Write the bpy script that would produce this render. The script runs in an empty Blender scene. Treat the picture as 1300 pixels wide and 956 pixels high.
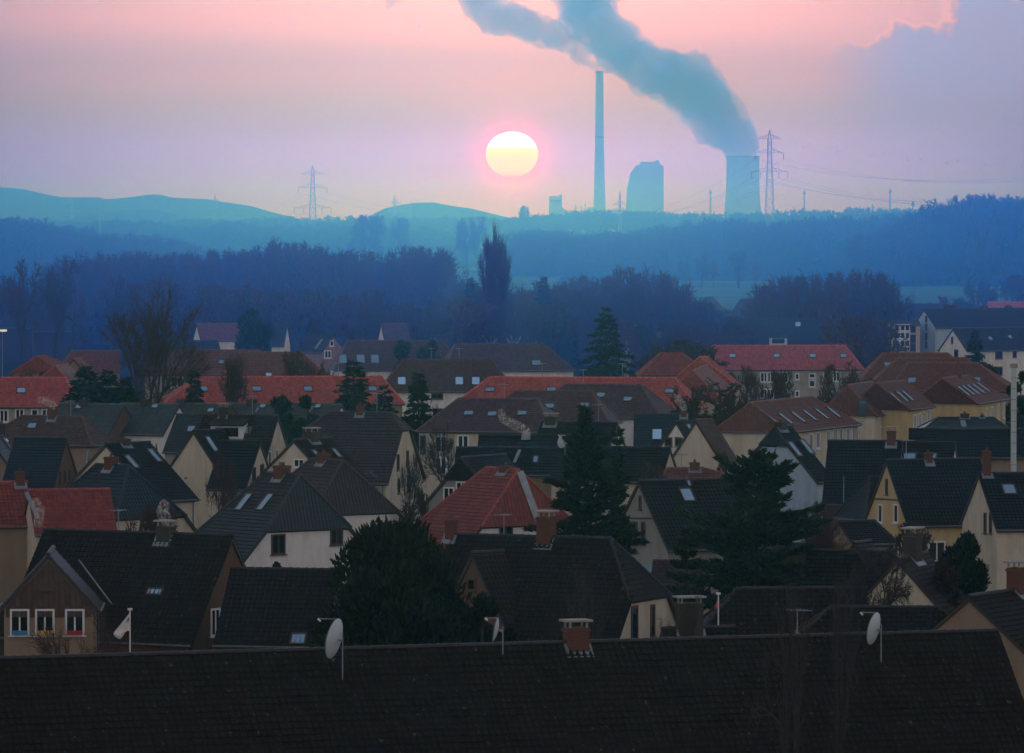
import bpy, math, random, numpy as np
from mathutils import Vector, Matrix, noise as mnoise
R = math.radians
S = bpy.context.scene
COL = S.collection

# ---------------------------------------------------------------- camera, world, sun, exposure
CAMH, PITCH, FPX = 28.0, math.atan(210 / 7202.0), 7202.0
cam_d = bpy.data.cameras.new('camera'); cam = bpy.data.objects.new('camera', cam_d); COL.objects.link(cam)
cam_d.sensor_width = 36.0; cam_d.lens = 36.0 * FPX / 1300.0
cam_d.clip_start = 1.0; cam_d.clip_end = 120000.0
cam.location = (0, 0, CAMH); cam.rotation_euler = (math.pi / 2 - PITCH, 0, 0)
S.camera = cam
SUN_EL = R(0.573)
S.view_settings.view_transform = 'Standard'; S.view_settings.look = 'None'
S.view_settings.gamma = 1; S.view_settings.exposure = 0.0; S.view_settings.use_curve_mapping = False
S.cycles.use_denoising = True
S.cycles.volume_bounces = 0; S.cycles.max_bounces = 6; S.cycles.diffuse_bounces = 2; S.cycles.glossy_bounces = 2
S.cycles.transparent_max_bounces = 8

W = bpy.data.worlds.new('World'); S.world = W; W.use_nodes = True
def build_world():
    nt = W.node_tree; N = nt.nodes; Lk = nt.links; N.clear()
    def n(t, **k):
        x = N.new(t)
        for a, b in k.items(): setattr(x, a, b)
        return x
    def math_(op, a, b=None, c=None, clamp=False):
        m = n('ShaderNodeMath', operation=op); m.use_clamp = clamp
        for i, v in enumerate((a, b, c)):
            if v is None: continue
            if isinstance(v, (int, float)): m.inputs[i].default_value = v
            else: Lk.new(v, m.inputs[i])
        return m.outputs[0]
    def ramp(fac, stops, interp='EASE'):
        r = n('ShaderNodeValToRGB'); r.color_ramp.interpolation = interp
        e = r.color_ramp.elements
        while len(e) > 1: e.remove(e[0])
        e[0].position = stops[0][0]; e[0].color = (*stops[0][1], 1)
        for p, c in stops[1:]:
            q = e.new(p); q.color = (*c, 1)
        Lk.new(fac, r.inputs[0]); return r.outputs[0]
    def mix(fac, a, b, bt='MIX'):
        m = n('ShaderNodeMix', data_type='RGBA', blend_type=bt)
        if isinstance(fac, (int, float)): m.inputs[0].default_value = fac
        else: Lk.new(fac, m.inputs[0])
        for i, v in ((6, a), (7, b)):
            if isinstance(v, tuple): m.inputs[i].default_value = (*v, 1)
            else: Lk.new(v, m.inputs[i])
        return m.outputs[2]
    tc = n('ShaderNodeTexCoord'); sp = n('ShaderNodeSeparateXYZ'); Lk.new(tc.outputs['Generated'], sp.inputs[0])
    X, Y, Z = sp.outputs
    # low band: sine of elevation 0 .. 0.05
    low = ramp(math_('DIVIDE', Z, 0.05, clamp=True), [
        (0.00, SKY['h0']), (0.16, SKY['h1']), (0.34, SKY['h2']), (0.50, SKY['h3']), (0.70, SKY['h4']), (1.0, SKY['h5'])])
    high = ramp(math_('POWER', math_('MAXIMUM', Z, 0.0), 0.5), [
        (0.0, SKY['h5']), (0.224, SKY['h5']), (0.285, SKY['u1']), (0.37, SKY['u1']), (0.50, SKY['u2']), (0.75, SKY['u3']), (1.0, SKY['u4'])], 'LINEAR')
    sel = math_('GREATER_THAN', Z, 0.05)
    # blue-white band added above the view to light the haze, strongest over the sun
    fill_az = math_('ADD', .36, math_('MULTIPLY', .64, math_('EXPONENT', math_('MULTIPLY', math_('POWER', math_('DIVIDE', math_('ABSOLUTE', X), SKY['aw']), 2.0), -1.0))))
    hs = n('ShaderNodeVectorMath', operation='SCALE'); Lk.new(high, hs.inputs[0]); Lk.new(fill_az, hs.inputs['Scale']); high = hs.outputs[0]
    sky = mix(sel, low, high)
    # sky dims to the sides; behind the camera, brightness added to light the walls
    lat = math_('ABSOLUTE', X)
    edge = math_('SUBTRACT', 1.0, math_('MULTIPLY', math_('POWER', math_('DIVIDE', lat, 0.0903, clamp=True), 1.6), SKY['edge']))
    az = n('ShaderNodeMapRange'); az.inputs['From Min'].default_value = 0.25; az.inputs['From Max'].default_value = 0.93
    az.inputs['To Min'].default_value = 0.0; az.inputs['To Max'].default_value = 1.0
    Lk.new(Y, az.inputs[0])
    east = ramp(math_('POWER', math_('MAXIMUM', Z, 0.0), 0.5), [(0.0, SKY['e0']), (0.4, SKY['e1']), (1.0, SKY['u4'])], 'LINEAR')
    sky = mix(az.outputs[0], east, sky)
    em = n('ShaderNodeVectorMath', operation='SCALE'); Lk.new(sky, em.inputs[0]); Lk.new(edge, em.inputs['Scale'])
    sky = em.outputs[0]
    # pink glow round the sun
    sd = n('ShaderNodeCombineXYZ'); sd.inputs[0].default_value = 0; sd.inputs[1].default_value = math.cos(SUN_EL); sd.inputs[2].default_value = math.sin(SUN_EL)
    sub = n('ShaderNodeVectorMath', operation='DISTANCE'); Lk.new(tc.outputs['Generated'], sub.inputs[0]); Lk.new(sd.outputs[0], sub.inputs[1])
    g = math_('EXPONENT', math_('MULTIPLY', math_('POWER', math_('DIVIDE', sub.outputs['Value'], 0.0125), 1.3), -1.0))
    sky = mix(g, sky, SKY['glow'], 'ADD')
    g2 = math_('EXPONENT', math_('MULTIPLY', math_('POWER', math_('DIVIDE', sub.outputs['Value'], 0.0062), 3.0), -1.0))
    sky = mix(g2, sky, SKY['glow2'], 'ADD')
    # grey cloud bank, upper right
    mp = n('ShaderNodeMapping'); mp.inputs['Scale'].default_value = (70, 0.0, 95); Lk.new(tc.outputs['Generated'], mp.inputs[0])
    nz = n('ShaderNodeTexNoise'); nz.inputs['Scale'].default_value = 1.0; nz.inputs['Detail'].default_value = 7; nz.inputs['Roughness'].default_value = 0.52
    Lk.new(mp.outputs[0], nz.inputs[0])
    nv = math_('MULTIPLY', math_('SUBTRACT', nz.outputs[0], 0.5), 0.026)
    ax_ = math_('DIVIDE', math_('SUBTRACT', X, 0.092), 0.046); az_ = math_('DIVIDE', math_('SUBTRACT', Z, 0.0235), 0.0145)
    # crest line rises to the right
    crest = math_('ADD', math_('MULTIPLY', math_('SUBTRACT', X, 0.055), 0.42), 0.0265)
    crest = math_('MINIMUM', crest, 0.0375)
    dcl = math_('ADD', math_('SUBTRACT', crest, Z), nv)
    core = n('ShaderNodeMapRange', interpolation_type='SMOOTHSTEP'); core.inputs['From Min'].default_value = 0.0; core.inputs['From Max'].default_value = 0.0022; Lk.new(dcl, core.inputs[0])
    xm = n('ShaderNodeMapRange', interpolation_type='SMOOTHSTEP'); xm.inputs['From Min'].default_value = 0.05; xm.inputs['From Max'].default_value = 0.072; Lk.new(X, xm.inputs[0])
    lowf = n('ShaderNodeMapRange', interpolation_type='SMOOTHSTEP'); lowf.inputs['From Min'].default_value = 0.006; lowf.inputs['From Max'].default_value = 0.024; Lk.new(Z, lowf.inputs[0])
    front = math_('GREATER_THAN', Y, 0.5)
    m_ = math_('MULTIPLY', math_('MULTIPLY', core.outputs[0], xm.outputs[0]), math_('MULTIPLY', lowf.outputs[0], front))
    sky = mix(math_('MULTIPLY', m_, 0.92), sky, SKY['cloud'])
    rim = math_('EXPONENT', math_('MULTIPLY', math_('POWER', math_('DIVIDE', dcl, 0.00055), 2.0), -1.0))
    sky = mix(math_('MULTIPLY', math_('MULTIPLY', rim, front), math_('MULTIPLY', xm.outputs[0], 0.22)), sky, SKY['rim'])
    # banded thin cloud
    mp2 = n('ShaderNodeMapping'); mp2.inputs['Scale'].default_value = (9, 0.0, 95); Lk.new(tc.outputs['Generated'], mp2.inputs[0])
    nb = n('ShaderNodeTexNoise'); nb.inputs['Scale'].default_value = 1.0; nb.inputs['Detail'].default_value = 4; Lk.new(mp2.outputs[0], nb.inputs[0])
    bm = n('ShaderNodeMapRange'); bm.inputs['From Min'].default_value = 0.3; bm.inputs['From Max'].default_value = 0.7; bm.inputs['To Min'].default_value = 0.92; bm.inputs['To Max'].default_value = 1.08
    Lk.new(nb.outputs[0], bm.inputs[0])
    sc2 = n('ShaderNodeVectorMath', operation='SCALE'); Lk.new(sky, sc2.inputs[0]); Lk.new(bm.outputs[0], sc2.inputs['Scale'])
    # physical sky adds the blue of the upper dome
    nis = n('ShaderNodeTexSky', sky_type='NISHITA'); nis.sun_disc = False; nis.sun_elevation = SUN_EL; nis.sun_rotation = 0.0
    nis.altitude = 80; nis.dust_density = 2.0
    bgn = n('ShaderNodeBackground'); bgn.inputs[1].default_value = SKY['nis']; Lk.new(nis.outputs[0], bgn.inputs[0])
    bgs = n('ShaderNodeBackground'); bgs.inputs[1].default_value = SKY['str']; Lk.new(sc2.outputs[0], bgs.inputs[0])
    ad = n('ShaderNodeAddShader'); Lk.new(bgn.outputs[0], ad.inputs[0]); Lk.new(bgs.outputs[0], ad.inputs[1])
    out = n('ShaderNodeOutputWorld'); Lk.new(ad.outputs[0], out.inputs[0])
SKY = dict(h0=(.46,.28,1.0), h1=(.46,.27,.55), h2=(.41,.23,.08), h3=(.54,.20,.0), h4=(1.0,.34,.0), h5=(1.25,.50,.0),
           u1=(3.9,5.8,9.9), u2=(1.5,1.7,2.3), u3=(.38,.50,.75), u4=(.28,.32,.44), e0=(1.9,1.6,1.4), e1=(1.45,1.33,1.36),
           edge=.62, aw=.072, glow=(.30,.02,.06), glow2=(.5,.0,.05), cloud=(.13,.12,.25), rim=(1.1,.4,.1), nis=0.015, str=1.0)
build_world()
sl = bpy.data.lights.new('sun_lamp', 'SUN'); sl.energy = 0.05; sl.angle = R(0.53); sl.color = (1, .62, .40)
so = bpy.data.objects.new('sun_lamp', sl); COL.objects.link(so); so.rotation_euler = (math.pi / 2 - SUN_EL, 0, math.pi)
so.location = (0, 0, 400)
HAZE = dict(density=1.0e-4, color=(.12, .74, 1.0), g=0.905)
MIST = dict(density=13e-4, color=(.009, .108, 1.0), g=0.915)

# ---------------------------------------------------------------- picture geometry -> place
CP, SP = math.cos(PITCH), math.sin(PITCH)
def ray(px, py):
    a, b = px - 650.0, 478.0 - py
    return Vector((a, FPX * CP + b * SP, -FPX * SP + b * CP))
def at_z(px, py, z):
    d = ray(px, py); t = (z - CAMH) / d.z; return Vector((d.x * t, d.y * t, z))
def at_d(px, py, dist):
    d = ray(px, py); t = dist / d.y; return Vector((d.x * t, dist, CAMH + d.z * t))
def proj(x, y, z):
    zz = z - CAMH
    f = y * CP - zz * SP; u = y * SP + zz * CP
    return 650 + FPX * x / f, 478 - FPX * u / f

# ---------------------------------------------------------------- object helpers
def setp(o, label=None, cat=None, group=None, kind=None):
    if label: o['label'] = label
    if cat: o['category'] = cat
    if group: o['group'] = group
    if kind: o['kind'] = kind
    return o
def link(o, parent=None):
    COL.objects.link(o)
    if parent: o.parent = parent
    return o
def empty(name, loc, rz=0):
    o = bpy.data.objects.new(name, None); o.location = loc; o.rotation_euler = (0, 0, rz)
    o.empty_display_size = 1; return link(o)
class MB:
    """collects polygons and links them as one mesh"""
    def __init__(s): s.v = []; s.f = []; s.m = []; s.uv = {}; s.sm = False
    def poly(s, pts, m=0, uv=None):
        i = len(s.v); s.v += [tuple(p) for p in pts]; s.f.append(tuple(range(i, i + len(pts)))); s.m.append(m)
        if uv: s.uv[len(s.f) - 1] = uv
    def box(s, c, d, m=0, rot=None):
        x, y, z = d[0] / 2, d[1] / 2, d[2] / 2
        P = [Vector((a * x, b * y, e * z)) for a in (-1, 1) for b in (-1, 1) for e in (-1, 1)]
        if rot is not None: P = [rot @ p for p in P]
        c = Vector(c); i = len(s.v); s.v += [tuple(c + p) for p in P]
        for f in ((0, 1, 3, 2), (4, 6, 7, 5), (0, 4, 5, 1), (2, 3, 7, 6), (0, 2, 6, 4), (1, 5, 7, 3)):
            s.f.append(tuple(i + k for k in f)); s.m.append(m)
    def tube(s, a, b, r0, r1=None, n=6, m=0, cap=True):
        r1 = r0 if r1 is None else r1
        a, b = Vector(a), Vector(b); d = (b - a).normalized()
        u = d.cross(Vector((0, 0, 1)) if abs(d.z) < .9 else Vector((1, 0, 0))).normalized(); w = d.cross(u)
        i = len(s.v)
        for p, r in ((a, r0), (b, r1)):
            for k in range(n):
                t = 2 * math.pi * k / n; s.v.append(tuple(p + u * (r * math.cos(t)) + w * (r * math.sin(t))))
        for k in range(n):
            k2 = (k + 1) % n; s.f.append((i + k, i + k2, i + n + k2, i + n + k)); s.m.append(m)
        if cap:
            s.f.append(tuple(i + k for k in range(n))[::-1]); s.m.append(m)
            s.f.append(tuple(i + n + k for k in range(n))); s.m.append(m)
    def build(s, name, mats, parent=None, loc=None, rz=None, smooth=False):
        me = bpy.data.meshes.new(name); me.from_pydata(s.v, [], s.f)
        if not isinstance(mats, (list, tuple)): mats = [mats]
        for m in mats: me.materials.append(m)
        if len(mats) > 1: me.polygons.foreach_set('material_index', s.m)
        if s.uv:
            ul = me.uv_layers.new(name='UVMap'); co = np.zeros((len(me.loops), 2), 'f')
            for fi, uv in s.uv.items():
                st = me.polygons[fi].loop_start
                for k, c in enumerate(uv): co[st + k] = c
            ul.data.foreach_set('uv', co.ravel())
        if smooth: me.polygons.foreach_set('use_smooth', [True] * len(me.polygons))
        me.update()
        o = bpy.data.objects.new(name, me)
        if loc is not None: o.location = loc
        if rz is not None: o.rotation_euler = (0, 0, rz)
        return link(o, parent)

# ---------------------------------------------------------------- materials
_M = {}
def nodes(mat):
    mat.use_nodes = True; nt = mat.node_tree
    return nt, nt.nodes['Principled BSDF']
def mat_plain(name, c, rough=.8, metal=0, var=.15, scale=1.5, spec=.5, bump=0.0):
    k = (name, c)
    if k in _M: return _M[k]
    m = bpy.data.materials.new(name); nt, p = nodes(m); N, Lk = nt.nodes, nt.links
    tc = N.new('ShaderNodeTexCoord'); nz = N.new('ShaderNodeTexNoise'); nz.inputs['Scale'].default_value = scale
    nz.inputs['Detail'].default_value = 5; Lk.new(tc.outputs['Object'], nz.inputs[0])
    mr = N.new('ShaderNodeMapRange'); mr.inputs['From Min'].default_value = .3; mr.inputs['From Max'].default_value = .7
    mr.inputs['To Min'].default_value = 1 - var; mr.inputs['To Max'].default_value = 1 + var; Lk.new(nz.outputs[0], mr.inputs[0])
    vm = N.new('ShaderNodeVectorMath'); vm.operation = 'SCALE'; vm.inputs[0].default_value = c; Lk.new(mr.outputs[0], vm.inputs['Scale'])
    Lk.new(vm.outputs[0], p.inputs['Base Color'])
    p.inputs['Roughness'].default_value = rough; p.inputs['Metallic'].default_value = metal; p.inputs['Specular IOR Level'].default_value = spec
    if bump:
        b = N.new('ShaderNodeBump'); b.inputs['Strength'].default_value = bump; b.inputs['Distance'].default_value = .05
        Lk.new(nz.outputs[0], b.inputs['Height']); Lk.new(b.outputs[0], p.inputs['Normal'])
    _M[k] = m; return m
def mat_tile(name, c, rough=.55, moss=.35, lich=.3, tw=.30, th=.34, spec=.5):
    """roof tiles: UV in metres, each tile its own tone, rounded columns, dark joints, moss and lichen"""
    k = ('tile', name)
    if k in _M: return _M[k]
    m = bpy.data.materials.new('roof_tile_' + name); nt, p = nodes(m); N, Lk = nt.nodes, nt.links
    def M(op, a, b=None, cl=False):
        x = N.new('ShaderNodeMath'); x.operation = op; x.use_clamp = cl
        for i, v in enumerate((a, b)):
            if v is None: continue
            if isinstance(v, (int, float)): x.inputs[i].default_value = v
            else: Lk.new(v, x.inputs[i])
        return x.outputs[0]
    uv = N.new('ShaderNodeUVMap'); sp = N.new('ShaderNodeSeparateXYZ'); Lk.new(uv.outputs[0], sp.inputs[0])
    u = M('DIVIDE', sp.outputs[0], tw); v = M('DIVIDE', sp.outputs[1], th)
    cu, cv = M('FLOOR', u), M('FLOOR', v); fu = M('SUBTRACT', u, cu); fv = M('SUBTRACT', v, cv)
    cb = N.new('ShaderNodeCombineXYZ'); Lk.new(cu, cb.inputs[0]); Lk.new(cv, cb.inputs[1])
    ob = N.new('ShaderNodeObjectInfo'); Lk.new(ob.outputs['Random'], cb.inputs[2])
    wn = N.new('ShaderNodeTexWhiteNoise'); wn.noise_dimensions = '3D'; Lk.new(cb.outputs[0], wn.inputs[0])
    tc = N.new('ShaderNodeTexCoord')
    nz = N.new('ShaderNodeTexNoise'); nz.inputs['Scale'].default_value = .45; nz.inputs['Detail'].default_value = 6; nz.inputs['Roughness'].default_value = .6; Lk.new(tc.outputs['Object'], nz.inputs[0])
    tone = M('ADD', M('ADD', .62, M('MULTIPLY', wn.outputs[0], .45)), M('MULTIPLY', nz.outputs[0], .35))
    vm = N.new('ShaderNodeVectorMath'); vm.operation = 'SCALE'; vm.inputs[0].default_value = c; Lk.new(tone, vm.inputs['Scale'])
    # moss in streaks
    mp = N.new('ShaderNodeMapping'); mp.inputs['Scale'].default_value = (1.6, .45, 1); Lk.new(uv.outputs[0], mp.inputs[0])
    n2 = N.new('ShaderNodeTexNoise'); n2.inputs['Scale'].default_value = 1.0; n2.inputs['Detail'].default_value = 8; n2.inputs['Roughness'].default_value = .65; Lk.new(mp.outputs[0], n2.inputs[0])
    mr = N.new('ShaderNodeMapRange'); mr.inputs['From Min'].default_value = .52; mr.inputs['From Max'].default_value = .66; mr.inputs['To Max'].default_value = moss; Lk.new(n2.outputs[0], mr.inputs[0])
    mx = N.new('ShaderNodeMix'); mx.data_type = 'RGBA'; Lk.new(mr.outputs[0], mx.inputs[0]); Lk.new(vm.outputs[0], mx.inputs[6]); mx.inputs[7].default_value = (.020, .021, .012, 1)
    # lichen specks
    n3 = N.new('ShaderNodeTexNoise'); n3.inputs['Scale'].default_value = 3.2; n3.inputs['Detail'].default_value = 3; Lk.new(uv.outputs[0], n3.inputs[0])
    r3 = N.new('ShaderNodeMapRange'); r3.inputs['From Min'].default_value = .66; r3.inputs['From Max'].default_value = .74; r3.inputs['To Max'].default_value = lich; Lk.new(n3.outputs[0], r3.inputs[0])
    mx2 = N.new('ShaderNodeMix'); mx2.data_type = 'RGBA'; Lk.new(r3.outputs[0], mx2.inputs[0]); Lk.new(mx.outputs[2], mx2.inputs[6]); mx2.inputs[7].default_value = (.15, .155, .14, 1)
    # joints between columns
    jt = M('GREATER_THAN', M('ABSOLUTE', M('SUBTRACT', fu, .5)), .43)
    mx3 = N.new('ShaderNodeMix'); mx3.data_type = 'RGBA'; Lk.new(M('MULTIPLY', jt, .55), mx3.inputs[0]); Lk.new(mx2.outputs[2], mx3.inputs[6]); mx3.inputs[7].default_value = (c[0] * .25, c[1] * .25, c[2] * .25, 1)
    Lk.new(mx3.outputs[2], p.inputs['Base Color'])
    col = M('SINE', M('MULTIPLY', fu, math.pi)); h = M('ADD', M('MULTIPLY', col, .8), M('MULTIPLY', wn.outputs[0], .15))
    b = N.new('ShaderNodeBump'); b.inputs['Strength'].default_value = .7; b.inputs['Distance'].default_value = .04; Lk.new(h, b.inputs['Height']); Lk.new(b.outputs[0], p.inputs['Normal'])
    rr = M('ADD', rough - .08, M('MULTIPLY', n2.outputs[0], .25)); Lk.new(rr, p.inputs['Roughness'])
    p.inputs['Specular IOR Level'].default_value = spec
    _M[k] = m; return m
def mat_wall(name, c, brick=False):
    k = ('wall', name)
    if k in _M: return _M[k]
    m = bpy.data.materials.new('wall_' + name); nt, p = nodes(m); N, Lk = nt.nodes, nt.links
    tc = N.new('ShaderNodeTexCoord')
    mp = N.new('ShaderNodeMapping'); mp.inputs['Scale'].default_value = (1.2, 1.2, .35); Lk.new(tc.outputs['Object'], mp.inputs[0])
    nz = N.new('ShaderNodeTexNoise'); nz.inputs['Scale'].default_value = .9; nz.inputs['Detail'].default_value = 8; nz.inputs['Roughness'].default_value = .7; Lk.new(mp.outputs[0], nz.inputs[0])
    cr = N.new('ShaderNodeMix'); cr.data_type = 'RGBA'; mr = N.new('ShaderNodeMapRange'); mr.inputs['From Min'].default_value = .45; mr.inputs['From Max'].default_value = .75; mr.inputs['To Max'].default_value = .8
    Lk.new(nz.outputs[0], mr.inputs[0]); Lk.new(mr.outputs[0], cr.inputs[0])
    cr.inputs[6].default_value = (*c, 1); cr.inputs[7].default_value = (c[0] * .62, c[1] * .6, c[2] * .56, 1)
    last = cr.outputs[2]
    if brick:
        bt = N.new('ShaderNodeTexBrick'); bt.inputs['Scale'].default_value = 4; bt.inputs['Color1'].default_value = (*c, 1); bt.inputs['Color2'].default_value = (c[0] * .7, c[1] * .65, c[2] * .65, 1)
        bt.inputs['Mortar'].default_value = (.16, .14, .12, 1); bt.inputs['Mortar Size'].default_value = .02
        rt = N.new('ShaderNodeMapping'); rt.inputs['Rotation'].default_value = (math.pi / 2, 0, 0); Lk.new(tc.outputs['Object'], rt.inputs[0]); Lk.new(rt.outputs[0], bt.inputs[0])
        q = N.new('ShaderNodeMix'); q.data_type = 'RGBA'; q.inputs[0].default_value = .7; Lk.new(last, q.inputs[6]); Lk.new(bt.outputs[0], q.inputs[7]); last = q.outputs[2]
    Lk.new(last, p.inputs['Base Color']); p.inputs['Roughness'].default_value = .9; p.inputs['Specular IOR Level'].default_value = .2
    _M[k] = m; return m
def mat_glass(name='window_glass', base=.03, metal=0.0, tint=(1, 1, 1)):
    if name in _M: return _M[name]
    m = bpy.data.materials.new(name); nt, p = nodes(m)
    p.inputs['Base Color'].default_value = (base * tint[0], base * tint[1], base * tint[2], 1); p.inputs['Roughness'].default_value = .06
    p.inputs['Metallic'].default_value = metal; p.inputs['Specular IOR Level'].default_value = .8
    _M[name] = m; return m

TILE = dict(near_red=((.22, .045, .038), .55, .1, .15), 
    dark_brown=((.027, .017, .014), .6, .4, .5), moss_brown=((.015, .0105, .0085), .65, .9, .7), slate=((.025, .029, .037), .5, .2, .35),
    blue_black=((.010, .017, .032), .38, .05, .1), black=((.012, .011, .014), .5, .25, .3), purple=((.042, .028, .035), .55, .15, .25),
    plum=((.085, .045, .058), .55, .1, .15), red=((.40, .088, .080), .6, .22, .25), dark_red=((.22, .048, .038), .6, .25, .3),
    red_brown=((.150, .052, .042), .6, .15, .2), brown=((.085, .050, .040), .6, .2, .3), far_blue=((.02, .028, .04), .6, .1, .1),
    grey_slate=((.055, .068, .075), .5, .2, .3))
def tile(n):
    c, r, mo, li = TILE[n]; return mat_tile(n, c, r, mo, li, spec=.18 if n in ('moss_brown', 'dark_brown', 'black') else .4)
WALLC = dict(cream=(.64, .59, .46), white=(.82, .82, .79), yellow=(.60, .47, .24), tan=(.30, .23, .16), grey=(.30, .30, .28), grey_cream=(.40, .37, .30),
             pale_blue=(.42, .55, .68), brown=(.16, .10, .07), rose=(.30, .20, .17), dark=(.05, .05, .06), red_brown=(.13, .05, .04))
def wallm(n): return mat_wall(n, WALLC[n])
M_frame = mat_plain('white_window_frame', (.75, .77, .78), .5, var=.05)
M_darkframe = mat_plain('dark_window_frame', (.07, .05, .045), .5, var=.05)
M_glass = mat_glass('window_glass', .015)
M_sky = mat_glass('skylight_glass', .85, .85, (.5, .78, 1.0))
M_brick = mat_wall('chimney_brick', (.15, .058, .040), True)
M_dkbrick = mat_wall('dark_chimney', (.060, .050, .048), True)
M_zinc = mat_plain('zinc_flashing', (.26, .30, .33), .4, .5, .2, 2)
M_gut = mat_plain('dull_gutter', (.13, .13, .13), .5, .2, .2, 2)
M_conc = mat_plain('concrete_slab', (.34, .33, .30), .8)
M_edge = mat_plain('roof_edge_board', (.055, .04, .035), .7)
M_redge = mat_plain('ridge_tile_clay', (.10, .07, .06), .7, var=.4, scale=3)
M_white = mat_plain('white_board', (.7, .72, .72), .6, var=.08)
PLCOL = (.93, .97, 1.0); SUNSTR = 1.6

# ---------------------------------------------------------------- houses: fit to measured corner points, then build
ENDR = dict(g=(.25, .02), h=(3.8, 1.2), k=(1.8, .8))
ENDK = dict(g=(0, 1e-6), h=(1, 1e-6), k=(.45, .12))
def fit(kp, ends, yaw, zr, Wp=9.5, ze=None, Lp=9.0, sL=5.0, pitch=1.15, sz=.5):
    ze = zr - 4.6 if ze is None else ze
    key0 = 'R0'; p = at_z(*kp['R0'], zr)
    r = [ENDR[e] for e in ends]; k = [ENDK[e] for e in ends]
    if 'R1' in kp:
        q = at_z(*kp['R1'], zr); Lg = max(2.0, (q - p).length) if abs(math.sin(R(yaw))) < .5 else Lp
    else: Lg = Lp
    x = np.array([p.x, p.y, R(yaw), Lg, Wp, zr, ze, r[0][0], r[1][0], k[0][0], k[1][0]], float)
    mu = x.copy(); mu[3] = Lp
    sg = np.array([1e6, 1e6, R(12), sL, 1.3, sz, .9, r[0][1], r[1][1], k[0][1], k[1][1]])
    names = list(kp); tgt = np.array([c for n_ in names for c in kp[n_]], float)
    def pts(x):
        Ax, Ay, a, L, Wd, zR, zE, r0, r1, k0, k1 = x; d = np.array((math.cos(a), math.sin(a))); n = np.array((-d[1], d[0])); A = np.array((Ax, Ay)); B = A + L * d
        out = {'R0': (*A, zR), 'R1': (*B, zR)}
        for e, P, s, rr, kk in ((0, A, -1, r0, k0), (1, B, 1, r1, k1)):
            for c, t in (('a', -1), ('b', 1)):
                out[f'{c}{e}'] = (*(P + s * rr * d + t * Wd / 2 * n), zE)
                out[f'h{c}{e}'] = (*(P + s * rr * d + t * Wd / 2 * kk * n), zR - kk * (zR - zE))
        return out
    def res(x):
        P = pts(x); v = []
        for i, n_ in enumerate(names):
            u = proj(*P[n_]); w = 1.0 if n_[0] == 'R' else .6
            v += [(u[0] - tgt[2 * i]) * w, (u[1] - tgt[2 * i + 1]) * w]
        v += list((x - mu) / sg); v.append(((x[5] - x[6]) / (x[4] / 2) - pitch) / .12)
        return np.array(v)
    for it in range(40):
        f0 = res(x); J = np.zeros((len(f0), len(x)))
        for j in range(len(x)):
            h = 1e-4 * max(1, abs(x[j]) * .01); y = x.copy(); y[j] += h; J[:, j] = (res(y) - f0) / h
        dx = np.linalg.solve(J.T @ J + 1e-9 * np.eye(len(x)), -J.T @ f0)
        m = np.abs(dx) / np.array([60, 60, .4, 6, 4, 3, 3, 2, 2, .3, .3]); dx = dx / max(1, m.max()); x = x + dx
    x[3] = max(.4, x[3]); x[4] = max(1.5, x[4])
    P = pts(x); err = max(max(abs(proj(*P[n_])[0] - kp[n_][0]), abs(proj(*P[n_])[1] - kp[n_][1])) for n_ in names)
    return x, err

HOUSES = []
M_steel0 = mat_plain('aerial_steel', (.3, .32, .34), .5, .4)
M_bluebox = mat_plain('blue_window_box', (.05, .22, .5), .7); M_yelbox = mat_plain('yellow_window_box', (.6, .38, .04), .7); M_redbox = mat_plain('red_window_box', (.35, .03, .04), .7)
def ridge_caps(mb, a, b, r, seg):
    a, b = Vector(a), Vector(b); L = (b - a).length
    if L < .3: return
    if not seg: mb.tube(a, b, r, n=6); return
    n = max(1, int(L / .42))
    for i in range(n):
        p, q = a.lerp(b, i / n), a.lerp(b, (i + 1.08) / n)
        mb.tube(p, q, r * random.uniform(.9, 1.08), r * random.uniform(1.15, 1.3), n=6)

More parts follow.
